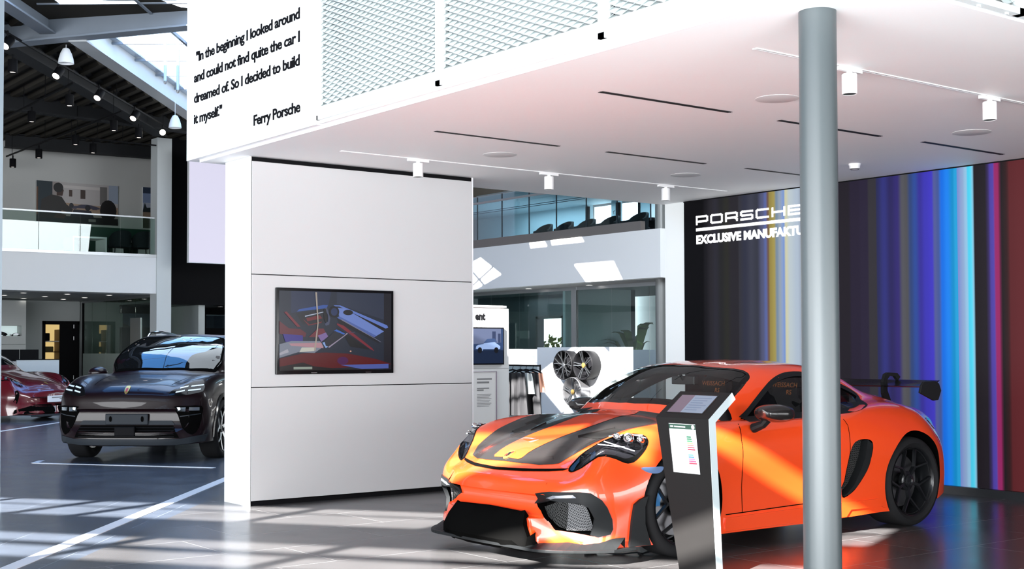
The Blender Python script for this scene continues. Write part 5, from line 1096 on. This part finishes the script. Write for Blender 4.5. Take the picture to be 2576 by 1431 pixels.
# --- glass
GW_ = glass('windscreen_glass', (.78, .81, .79), .5); GS_ = glass('side_glass', (.66, .68, .68), .5)
ws = patch(BV, WS, 'z', 1, -.004, .06).build('windscreen', GW_, CAR, smooth=True)
sub(ribbon(BV, [WS[i % len(WS)] for i in range(len(WS)+1)], 'z', 1, .05, -.001).build('glass_border', BLKGL, smooth=True), ws)
for sd in (-1, 1):
    dw = patch(BV, [p for p in WIN], 'y', sd, -.006, .06).build('side_window', GS_, CAR, smooth=True)
    sub(ribbon(BV, [WIN[i % len(WIN)] for i in range(len(WIN)+1)], 'y', sd, .036, .002).build('window_trim', CPLAST, smooth=True), dw)
    sub(patch(BV, [(2.60, .878), (2.72, .89), (2.76, 1.165), (2.68, 1.17)], 'y', sd, -.001, .06).build('window_pillar', BLKGL, smooth=True), dw)
    DOOR = [(1.655, .848), (1.620, .74), (1.617, .60), (1.622, .42), (1.633, .252), (2.30, .262), (2.62, .272), (2.70, .40), (2.745, .60), (2.74, .80), (2.70, .868), (2.3, .848), (2.0, .846)]
    dr = patch(BV, DOOR, 'y', sd, .0012, .05).build('door', ORANGE, CAR, smooth=True)
    sub(ribbon(BV, DOOR[:5], 'y', sd, .006, .002).build('shut_line', WELL), dr); sub(ribbon(BV, DOOR[6:11], 'y', sd, .006, .002).build('shut_line', WELL), dr)
    sub(patch(BV, smooth_poly([(2.46, .735), (2.66, .745), (2.67, .715), (2.47, .705)], 3), 'y', sd, .022, .03, .022).build('door_handle', ORANGE, smooth=True), dr)
    ribbon(BV, [(1.465, .246), (1.633, .248), (2.30, .262), (2.64, .272)], 'y', sd, .007, .002).build('sill_line', WELL, CAR)
    sk_ = patch(BV, [(1.46, .225), (2.3, .235), (3.06, .245), (3.16, .17), (3.15, .125), (1.44, .110)], 'y', sd, .012, .05, .02).build('side_skirt', ORANGE, CAR, smooth=True)
    tx = text_mb('GT4RS', .062, 1.05, offset=-.0004, extrude=0, shear=.28); xs = [v[0] for v in tx.v]; k = .20/(max(xs)-min(xs)); out = []
    for v in tx.v:
        xx = (v[0]-min(xs))*k if sd < 0 else .20-(v[0]-min(xs))*k
        h = BV.ray_cast(Vector((1.665+xx, 4*sd, .292+v[1]+.06*xx)), Vector((0, -sd, 0))); out.append(h[0]+h[1]*.003)
    tx.v = [tuple(p) for p in out]; sub(tx.build('door_lettering', BLACK), dr)
    # intake blade in the side opening
    bl = [(2.93, .688), (2.985, .655), (2.975, .565), (2.938, .462), (2.835, .350), (2.757, .300), (2.70, .285), (2.80, .36), (2.87, .47), (2.905, .56), (2.92, .63)]
    patch(BV, bl, 'y', sd, .006, .05, .07).build('side_intake_blade', CPLAST, CAR, smooth=True, angle=40)
    patch(BV, [(p[0]-.01, p[1]) for p in SIDE], 'y', sd, -.06, .06).build('side_intake_mesh', HDARK, CAR)
    tl = patch(BV, smooth_poly([(-.60*-sd, .805), (-.70*-sd, .775), (-.735*-sd, .735), (-.70*-sd, .715), (-.60*-sd, .74)], 3), 'x', -1, .004, .04, .01).build('tail_light', mat('tail_lens_dark', (.05, .006, .006), .1, coat=1), CAR, smooth=True)
    # mirror
    cy = .985*sd; b = MB(); n = 20; rings = []
    for i in range(13):
        t_ = i/12; x = -.105+.205*t_; r = (math.sin(PI*min(1, .08+t_*.62)))**.6
        rings.append([(1.80+x, cy+.135*r*math.copysign(abs(math.cos(a))**.75, math.cos(a)), .925+.062*r*math.copysign(abs(math.sin(a))**.75, math.sin(a))-.006*t_) for a in [2*PI*k/n for k in range(n)]])
    vs = [p for r in rings for p in r]; fs = [(i*n+k, i*n+(k+1) % n, (i+1)*n+(k+1) % n, (i+1)*n+k) for i in range(12) for k in range(n)]+[tuple(range(n)), tuple(range(12*n, 13*n))[::-1]]
    mr = b.add(vs, fs).build('door_mirror', CARB, CAR, smooth=True, angle=60)
    sub(MB().tube([(1.80, cy*.96, .885), (1.775, .93*sd, .845), (1.765, .85*sd, .815)], [.035, .028, .034], 10).build('mirror_stalk', CPLAST, smooth=True), mr)
    sub(MB().box(1.896, 1.900, cy-.105, cy+.105, .885, .958).build('mirror_glass', CHROME), mr)
# --- rear wing
sec = []
for i in range(24):
    t_ = i/12 if i <= 12 else (24-i)/12; s_ = 1 if i <= 12 else -1
    sec.append((3.87+.26*t_, 1.062+.045*t_-.020*math.sin(PI*t_)+s_*.013*math.sin(PI*min(1, t_*1.0))**.7))
wing = MB().prism(sec, 'y', -.72, .72).build('rear_wing', CARB, CAR, smooth=True, angle=50)
EP = [(3.845, 1.011), (3.865, 1.071), (3.90, 1.100), (4.05, 1.103), (4.10, 1.083), (4.13, 1.025), (4.09, .95), (4.03, .945)]
for sd in (-1, 1):
    sub(MB().prism(EP, 'y', *((-.735, -.715) if sd < 0 else (.715, .735))).build('endplate', CPLAST, bevel=.004), wing)
    UP = [(3.935, .90), (3.90, 1.0), (3.90, 1.09), (3.93, 1.155), (3.97, 1.168), (4.09, 1.162), (4.13, 1.13), (4.10, 1.10), (4.06, 1.135), (3.99, 1.14), (3.955, 1.11), (3.955, 1.02), (4.02, .90)]
    b = MB(); r = delaunay_2d_cdt([Vector(p) for p in UP], [], [list(range(len(UP)))], 1, 1e-5); y0 = .33*sd
    k = len(r[0]); b.add([(v.x, y0-.014, v.y) for v in r[0]]+[(v.x, y0+.014, v.y) for v in r[0]], [tuple(f) for f in r[2]]+[tuple(i+k for i in f[::-1]) for f in r[2]]+[(i, (i+1) % len(UP), (i+1) % len(UP)+k, i+k) for i in range(len(UP))])
    sub(b.build('wing_support', CPLAST), wing)
# --- cabin
SEATM = mat('seat_black', (.008, .008, .009), .7, spec=.06); SEATO = mat('seat_orange_thread', (.40, .12, .02), .6)
for sd in (-1, 1):
    y = .37*sd
    st = MB().cbox((2.36, y, .44), (.50, .46, .12)).build('seat', SEATM, CAR, bevel=.04)
    prof = [(-.25, 0), (-.26, .25), (-.27, .42), (-.20, .52), (-.13, .58), (-.12, .70), (-.08, .76), (.08, .76), (.12, .70), (.13, .58), (.20, .52), (.27, .42), (.26, .25), (.25, 0)]
    b = MB().prism(prof, 'x', -.05, .05); b.xf(Matrix.Translation((2.57, y, .42)) @ Matrix.Rotation(.20, 4, 'Y')); sub(b.build('seat_back', SEATM, bevel=.02), st)
    for s_, zz, sz, dx in (('WEISSACH', .655, .052, 0), ('RS', .600, .05, .05)):
        t = text_mb(s_, sz, 1, extrude=0, align='CENTER'); t.xf(Matrix.Translation((2.57, y, .42)) @ Matrix.Rotation(.20, 4, 'Y') @ plane_m((-.0535, -dx, zz), (0, -1, 0), (0, 0, 1))); sub(t.build('seat_lettering', SEATO), st)
b = MB(); b.prism([(1.40, .86), (1.60, .885), (1.78, .87), (1.84, .80), (1.80, .62), (1.60, .5), (1.45, .5)], 'y', -.70, .70); b.build('dashboard', INT_M, CAR, bevel=.02)
sw = MB(); k = 28; ring = [(.17*math.cos(2*PI*i/k), .17*math.sin(2*PI*i/k), 0) for i in range(k)]; sw.tube(ring+[ring[0]], .014, 8, cap=False); sw.lathe([(0, .02), (.05, .015), (.05, -.03), (0, -.03)], 16)
for a in (0, PI, 1.5*PI): sw.beam((0, 0, 0), (.17*math.cos(a), .17*math.sin(a), 0), .03, .012)
sw.xf(Matrix.Translation((1.93, -.37, .79)) @ Matrix.Rotation(PI/2-.35, 4, 'Y') @ Matrix.Rotation(PI/2, 4, 'Z')); sw.build('steering_wheel', INT_M, CAR, smooth=True)
MB().cbox((1.99, .03, 1.13), (.05, .24, .065)).tube([(1.97, .03, 1.13), (1.93, .03, 1.19)], .012, 8).build('inner_mirror', BLKGL, CAR, bevel=.012)
for p in ([(1.33, .50, .905), (1.40, .25, .94), (1.43, -.05, .965)], [(1.34, -.05, .925), (1.42, -.35, .935), (1.50, -.55, .93)]):
    MB().tube(p, .011, 8).build('wiper', CPLAST, CAR, smooth=True)
patch(BV, smooth_poly([(3.02, -.36), (3.62, -.34), (3.66, 0), (3.62, .34), (3.02, .36), (2.98, 0)], 3), 'z', 1, .002, .08).build('rear_window', BLKGL, CAR, smooth=True)
# --- wheels
RIMB = mat('rim_satin_black', (.012, .013, .015), .28, metal=.4, coat=.3); DISC = mat('brake_disc', (.20, .20, .21), .35, metal=1); CALB = mat('caliper_blue', (.05, .22, .50), .35); CALY = mat('caliper_dark', (.02, .02, .02), .4)
def wheel(parent, x, y, R, W, rr, side, rim_m, spokes=5, cal=CALY, face=None, twin=True, name='wheel', rot=0, tw=.013):
    """tyre mesh with rim, disc and caliper under it; side = +1/-1 is the outer direction in y"""
    w = tyre_mb(R, W, rr).build(name, TYRE, parent, smooth=True, angle=50); w.location = (x, y, R)
    b = MB(); h = W/2
    b.lathe([(rr, -h*.8), (rr-.012, -h*.7), (rr-.02, h*.1), (rr-.016, h*.62), (rr-.002, h*.86), (rr+.006, h*.90), (rr+.006, h*.80)], 64, ax='y')
    b.lathe([(rr-.02, -h*.75), (.05, -h*.7)], 48, ax='y')
    rim = b.build('rim', rim_m, smooth=True, angle=30)
    s = MB(); n = spokes
    for i in range(n):
        a = rot+2*PI*i/n; ca, sa = math.cos(a), math.sin(a); yh = h*.50
        if twin:
            m_ = rr*.50; s.beam((ca*.03, yh, sa*.03), (ca*m_, yh+.012, sa*m_), tw*1.7, .030, up=(0, 1, 0))
            for d in (-.62*PI/n, .62*PI/n): s.beam((ca*m_*.96, yh+.012, sa*m_*.96), ((rr-.008)*math.cos(a+d), h*.72, (rr-.008)*math.sin(a+d)), tw, .026, up=(0, 1, 0))
        else:
            s.beam((ca*.03, yh, sa*.03), ((rr-.008)*math.cos(a+.04), h*.72, (rr-.008)*math.sin(a+.04)), tw*1.6, .028, up=(0, 1, 0))
    sp_ = s.build('spokes', face or rim_m)
    hub = MB().lathe([(.075, h*.35), (.075, h*.55), (.06, h*.60), (.052, h*.60), (.050, h*.68), (.034, h*.70), (.030, h*.64), (0, h*.64)], 32, ax='y').build('hub', rim_m, smooth=True, angle=30)
    d = MB().lathe([(.06, h*.05), (rr*.78, h*.05), (rr*.78, h*.05-.03), (.06, h*.05-.03)], 48, ax='y', closed=True).build('brake_disc', DISC, smooth=True, angle=30)
    c = MB()
    for k in range(8):
        a0, a1 = PI*.82+k*.07, PI*.82+(k+1)*.07
        P = [(r*math.cos(a), yy, r*math.sin(a)) for a in (a0, a1) for r, yy in ((rr*.55, h*.22), (rr*.86, h*.22), (rr*.86, -h*.2), (rr*.55, -h*.2))]
        c.add(P, [(0, 1, 2, 3), (7, 6, 5, 4), (0, 4, 5, 1), (1, 5, 6, 2), (2, 6, 7, 3), (3, 7, 4, 0)])
    cal_o = c.build('brake_caliper', cal)
    for o in (rim, sp_, hub, d, cal_o):
        if side < 0:
            for v in o.data.vertices: v.co.y *= -1
            o.data.flip_normals()
        o.parent = w
    return w
for sd in (-1, 1):
    wheel(CAR, FA, YF*sd, RF, WF, .258, sd, RIMB, 5, CALB, rot=.5)
    wheel(CAR, RA, YR*sd, RR, WR, .258, sd, RIMB, 5, CALY, rot=.95)
# ------------------------------------------------------------------ dark SUV
AUB = mat('dark_aubergine_paint', (.007, .0022, .0035), .35, spec=.15, coat=.32, coat_rough=.01)
_t = [(.3, .45, .21), (.3, 0, .21)]
SN = [
 [(.03,0,.66),(.035,.28,.66),(.05,.5,.66),(.08,.66,.65),(.11,.74,.64),(.12,.77,.56),(.10,.74,.44),(.07,.64,.38),(.03,.3,.37),(.03,0,.37)],
 [(.06,0,.84),(.07,.3,.84),(.10,.55,.84),(.17,.73,.845),(.26,.86,.84),(.30,.925,.62),(.26,.915,.40),(.17,.82,.24),(.06,.4,.21),(.05,0,.21)],
 [(.15,0,.925),(.17,.3,.922),(.22,.52,.915),(.31,.70,.955),(.42,.85,.955),(.49,.957,.68),(.45,.957,.42),(.37,.92,.24),(.3,.45,.21),(.3,0,.21)],
 [(.45,0,1.005),(.46,.3,1.0),(.50,.53,.985),(.57,.71,1.035),(.66,.855,1.035),(.75,.968,.75),(.74,.968,.45),(.72,.95,.25),(.7,.45,.21),(.7,0,.21)],
 [(.90,0,1.06),(.91,.3,1.055),(.93,.55,1.04),(.95,.73,1.07),(.97,.86,1.06),(1.0,.97,.78),(1.0,.968,.45),(1.0,.95,.26),(1.,.45,.21),(1.,0,.21)],
 [(1.30,0,1.10),(1.33,.35,1.095),(1.42,.62,1.075),(1.50,.76,1.07),(1.50,.86,1.05),(1.5,.965,.78),(1.5,.958,.45),(1.5,.94,.26),(1.5,.45,.21),(1.5,0,.21)],
 [(1.52,0,1.31),(1.55,.38,1.298),(1.62,.73,1.255),(1.78,.82,1.07),(1.80,.87,1.05),(1.8,.96,.80),(1.8,.95,.45),(1.8,.93,.26),(1.8,.45,.21),(1.8,0,.21)],
 [(1.87,0,1.485),(1.90,.36,1.472),(1.95,.70,1.425),(2.1,.80,1.075),(2.1,.875,1.055),(2.1,.96,.80),(2.1,.95,.45),(2.1,.93,.26),(2.1,.45,.21),(2.1,0,.21)],
 [(2.2,0,1.58),(2.22,.34,1.568),(2.26,.66,1.518),(2.35,.795,1.08),(2.35,.88,1.06),(2.35,.96,.8),(2.35,.95,.45),(2.35,.93,.26),(2.35,.45,.21),(2.35,0,.21)],
 [(2.8,0,1.605),(2.8,.33,1.592),(2.8,.625,1.535),(2.8,.79,1.095),(2.8,.885,1.075),(2.8,.965,.8),(2.8,.95,.45),(2.8,.93,.26),(2.8,.45,.21),(2.8,0,.21)],
 [(3.4,0,1.59),(3.4,.33,1.575),(3.4,.60,1.515),(3.4,.78,1.115),(3.4,.885,1.095),(3.4,.968,.8),(3.4,.96,.45),(3.4,.93,.27),(3.4,.45,.21),(3.4,0,.21)],
 [(4.0,0,1.50),(4.0,.33,1.48),(4.0,.53,1.42),(4.0,.75,1.15),(4.0,.865,1.09),(4.0,.965,.8),(4.0,.955,.45),(4.0,.93,.28),(4.0,.45,.25),(4.0,0,.25)],
 [(4.45,0,1.28),(4.45,.33,1.26),(4.44,.52,1.22),(4.42,.71,1.12),(4.4,.81,1.03),(4.38,.92,.78),(4.4,.92,.45),(4.4,.88,.3),(4.4,.45,.28),(4.4,0,.28)],
 [(4.70,0,1.02),(4.69,.33,1.01),(4.66,.52,.99),(4.62,.68,.95),(4.58,.76,.9),(4.55,.84,.7),(4.58,.83,.45),(4.6,.78,.33),(4.66,.45,.3),(4.68,0,.3)],
 [(4.76,0,.75),(4.755,.25,.75),(4.74,.4,.74),(4.72,.52,.72),(4.69,.58,.69),(4.67,.6,.6),(4.69,.58,.5),(4.71,.5,.45),(4.75,.25,.43),(4.76,0,.43)],
]
SO, SRZ = (6.01, 15.58, 0), math.radians(48)
SUV = thing('dark_suv', 'very dark aubergine SUV facing the camera, right side behind the partition', 'car', SO, SRZ)
suv_mb = loft(SN, .05, .05, vc=(3, 7)); BS = bvh_of(suv_mb)
sb = suv_mb.build('body_shell', AUB, SUV, smooth=True, angle=40)
SFA, SRA, SR = .93, 3.82, .372
for x in (SFA, SRA):
    for sd in (-1, 1): boolean(sb, MB().lathe([(0, .58*sd), (.415, .58*sd), (.415, 1.4*sd), (0, 1.4*sd)], 48, (x, 0, SR+.01), 'y'), m=WELL)
shade(sb.data, 32)
SILVF = mat('wheel_face_silver', (.60, .61, .62), .22, metal=1)
for sd in (-1, 1):
    for x in (SFA, SRA): wheel(SUV, x, .855*sd, SR, .255, .275, sd, RIMB, 5, CALY, face=SILVF, twin=True, rot=.4, tw=.026)
GLZ = mat('dark_car_glass', (.004, .005, .006), .03, spec=.8, coat=.6, coat_rough=.0)
DRL = mat('running_light_bar', (.55, .62, .68), .15, emis=(.7, .85, 1), estr=.25); LAMPC = mat('lamp_clear', (.22, .25, .27), .15, metal=.6)
SATG = mat('satin_grey_trim', (.024, .029, .035), .55, spec=.15)
SWS = [(1.335, 0), (1.37, -.38), (1.47, -.66), (1.58, -.725), (1.80, -.69), (2.05, -.62), (2.16, -.575), (2.19, -.48), (2.17, -.25), (2.15, 0)]
w_ = patch(BS, full(SWS), 'z', 1, .004, .07).build('windscreen', GLZ, SUV, smooth=True)
sub(ribbon(BS, [full(SWS)[i % len(full(SWS))] for i in range(len(full(SWS))+1)], 'z', 1, .03, .005).build('windscreen_seal', WELL), w_)
for sd in (-1, 1):
    g = (lambda p: p) if sd < 0 else (lambda p: mir(p)[::-1])
    h_ = patch(BS, g(smooth_poly([(-.52, .826), (-.60, .918), (-.70, .955), (-.80, .964), (-.865, .944), (-.882, .865), (-.78, .835), (-.66, .815)], 2)), 'x', 1, .006, .05, .02).build('headlight', BLKGL, SUV, smooth=True)
    for (a, c) in (((-.60, .848), (-.695, .868)), ((-.63, .898), (-.715, .918)), ((-.73, .868), (-.855, .882)), ((-.745, .918), (-.86, .932))):
        sub(patch(BS, g([(a[0], a[1]), (c[0], c[1]), (c[0], c[1]+.014), (a[0], a[1]+.014)]), 'x', 1, .010, .05, .004).build('running_light', DRL), h_)
    l_ = patch(BS, g(smooth_poly([(-.60, .685), (-.74, .692), (-.885, .692), (-.895, .60), (-.87, .43), (-.80, .34), (-.70, .42), (-.635, .58)], 2)), 'x', 1, .006, .05, .02).build('lamp_housing', WELL, SUV, smooth=True)
    for y in (-.68, -.815): sub(patch(BS, g([(y-.05, .635), (y+.05, .635), (y+.05, .675), (y-.05, .675)]), 'x', 1, .012, .03, .01).build('main_beam', LAMPC, smooth=True), l_)
    sub(patch(BS, g([(-.66, .57), (-.88, .60), (-.88, .59), (-.66, .558)]), 'x', 1, .010, .05).build('duct_edge', SATG), l_)
    SW_ = smooth_poly([(1.70, 1.10), (1.95, 1.25), (2.20, 1.375), (2.5, 1.44), (3.0, 1.45), (3.6, 1.40), (4.0, 1.26), (3.9, 1.17), (3.0, 1.125), (2.2, 1.11)], 3, (0,))
    s_ = patch(BS, SW_, 'y', sd, .004, .08).build('side_window', GLZ, SUV, smooth=True)
    sub(ribbon(BS, [SW_[i % len(SW_)] for i in range(len(SW_)+1)], 'y', sd, .02, .006).build('window_trim', CHROME), s_)
    patch(BS, [(1.36, .30), (2.4, .32), (3.4, .31), (3.4, .22), (1.36, .22)], 'y', sd, .012, .08, .02).build('side_skirt', SATG, SUV, smooth=True)
    arc = [(SFA+.425*math.cos(a*PI/14), SR+.01+.425*math.sin(a*PI/14)) for a in range(-1, 16)]
    ribbon(BS, arc, 'y', sd, .05, .006).build('arch_trim', BLKGL, SUV, smooth=True)
    b = MB(); n = 16; rg = []
    for i in range(9):
        t_ = i/8; r = math.sin(PI*(.1+.55*t_))**.6; rg.append([(1.72+.16*t_, (1.07+.13*r*math.cos(2*PI*k/n))*sd, 1.075+.085*r*math.sin(2*PI*k/n)) for k in range(n)])
    b.add([p for r in rg for p in r], [(i*n+k, i*n+(k+1) % n, (i+1)*n+(k+1) % n, (i+1)*n+k) for i in range(8) for k in range(n)]+[tuple(range(n)), tuple(range(8*n, 9*n))])
    m_ = b.build('door_mirror', AUB, SUV, smooth=True, angle=60); sub(MB().tube([(1.80, 1.03*sd, 1.02), (1.82, .94*sd, 1.0)], .03, 8).build('mirror_stalk', BLKGL, smooth=True), m_)
    MB().tube([(2.45, .60*sd, 1.565), (2.55, .60*sd, 1.62), (3.0, .60*sd, 1.645), (3.8, .57*sd, 1.59), (4.0, .55*sd, 1.50)], [.014, .02, .02, .02, .014], 8).build('roof_rail', CHROME, SUV, smooth=True)
    ribbon(BS, [(.30, -.49*-sd), (.55, -.52*-sd), (.95, -.555*-sd), (1.30, -.60*-sd)], 'z', 1, .006, .002).build('bonnet_line', WELL, SUV)
pl_ = MB().cbox((.095, 0, .53), (.03, .54, .135)).build('plate_holder', SATG, SUV, bevel=.012)
for y in (-.20, .20): sub(MB().lathe([(0, 0), (.016, 0), (.018, -.006), (0, -.004)], 12, ax='x').xf(Matrix.Translation((.079, y, .535)) @ Matrix.Diagonal((1, 1, 2, 1))).build('holder_slot', WELL, smooth=True), pl_)
patch(BS, [(-.56, .515), (.56, .515), (.60, .462), (-.60, .462)], 'x', 1, .008, .06, .02).build('bumper_bar', SATG, SUV, smooth=True)
gq = patch(BS, [(-.58, .455), (.58, .455), (.66, .305), (-.66, .305)], 'x', 1, .003, .06).build('lower_grille', WELL, SUV, smooth=True)
for z in (.43, .395, .36, .325): sub(patch(BS, [(-.60, z), (.60, z), (.60, z-.010), (-.60, z-.010)], 'x', 1, .012, .06, .012).build('grille_slat', BLACK), gq)
sub(MB().cbox((.035, 0, .385), (.05, .26, .12)).build('radar_cover', BLACK, bevel=.015), gq)
patch(BS, [(-.93, .345), (-.66, .292), (.66, .292), (.93, .345), (.90, .255), (.6, .225), (-.6, .225), (-.90, .255)], 'x', 1, .014, .07, .03).build('front_lip', SATG, SUV, smooth=True)
c_ = patch(BS, [(a*.85, .885+b*.85) for a, b in bg_], 'x', 1, .008, .02, .006).build('crest_badge', GOLD, SUV, smooth=True); sub(patch(BS, [(a*.4, .885+b*.4) for a, b in bg_], 'x', 1, .009, .02).build('badge_field', MATS['badge_red'], smooth=True), c_)

# ------------------------------------------------------------------ maroon car at the left edge
MAR = mat('maroon_paint', (.11, .004, .010), .3, spec=.5, coat=1, coat_rough=.02)
MO, MRZ = (8.80, 26.2, 0), math.radians(121)
MC = thing('maroon_car', 'low maroon car with a white number plate, cut off by the left edge', 'car', MO, MRZ)
MN = [[(x*1.10, y*1.09, z*1.10) for x, y, z in st] for st in NET]
m_mb = loft(MN, .08, .07, vc=(3, 7)); BM = bvh_of(m_mb); mb_ = m_mb.build('body_shell', MAR, MC, smooth=True, angle=40)
for sd in (-1, 1):
    for x in (1.13, 4.0): boolean(mb_, MB().lathe([(0, .58*sd), (.40, .58*sd), (.40, 1.4*sd), (0, 1.4*sd)], 40, (x, 0, .37), 'y'), m=WELL)
shade(mb_.data, 32)
for sd in (-1, 1):
    for x in (1.13, 4.0): wheel(MC, x, .84*sd, .36, .25, .265, sd, RIMB, 5, rot=.4)
    g = (lambda p: p) if sd < 0 else (lambda p: mir(p)[::-1])
    h_ = patch(BM, [(a*1.10+.03, c*1.06*(1 if sd < 0 else -1)) for a, c in (HL if sd < 0 else HL[::-1])], 'z', 1, .004, .06).build('headlight', BLKGL, MC, smooth=True)
    for q in ((.62, -.82), (.72, -.85), (.80, -.88)): sub(patch(BM, [(q[0]+.03*math.cos(a), (q[1]+.022*math.sin(a))*(1 if sd < 0 else -1)) for a in [k*PI/5 for k in range(10)]], 'z', 1, .010, .03).build('lamp', LAMPC), h_)
    patch(BM, g([(-.80, .62), (-.86, .60), (-.885, .40), (-.84, .36)]), 'x', 1, .005, .05).build('air_duct', WELL, MC, smooth=True)
    patch(BM, g([(-.05, .33), (-.55, .33), (-.86, .24), (-.88, .16), (-.05, .14)]), 'x', 1, .005, .06).build('lower_grille', WELL, MC, smooth=True)
    ribbon(BM, [(.35, .55*sd), (.8, .62*sd), (1.4, .72*sd)], 'z', 1, .008, .002).build('bonnet_line', WELL, MC)
MB().cbox((.085, 0, .435), (.02, .52, .125)).build('number_plate', mat('plate_white', (.75, .76, .78), .4), MC, bevel=.004)
b = MB()
for z, w in ((.465, .30), (.435, .08)): b.box(.0735, .0745, -.15, -.15+w, z-.012, z+.008)
b.build('plate_print', GR, MC)
MB().prism([(-1.0+.4, .14), (-.6, .10), (.6, .10), (.6, .14)], 'x', .06, .2).build('front_lip', SATG, MC)
patch(BM, full([(x*1.1+.02, y*1.05) for x, y in WSC if y > -.69 or True][:10]+[(2.05*1.1, 0)]) if False else full([(1.52, 0), (1.56, -.3), (1.66, -.6), (1.9, -.72), (2.2, -.62), (2.1, -.3), (2.08, 0)]), 'z', 1, .004, .08).build('windscreen', GLZ, MC, smooth=True)
c_ = patch(BM, [(.36+b_*.85, a) for a, b_ in bg_], 'z', 1, .008, .02).build('crest_badge', GOLD, MC, smooth=True)
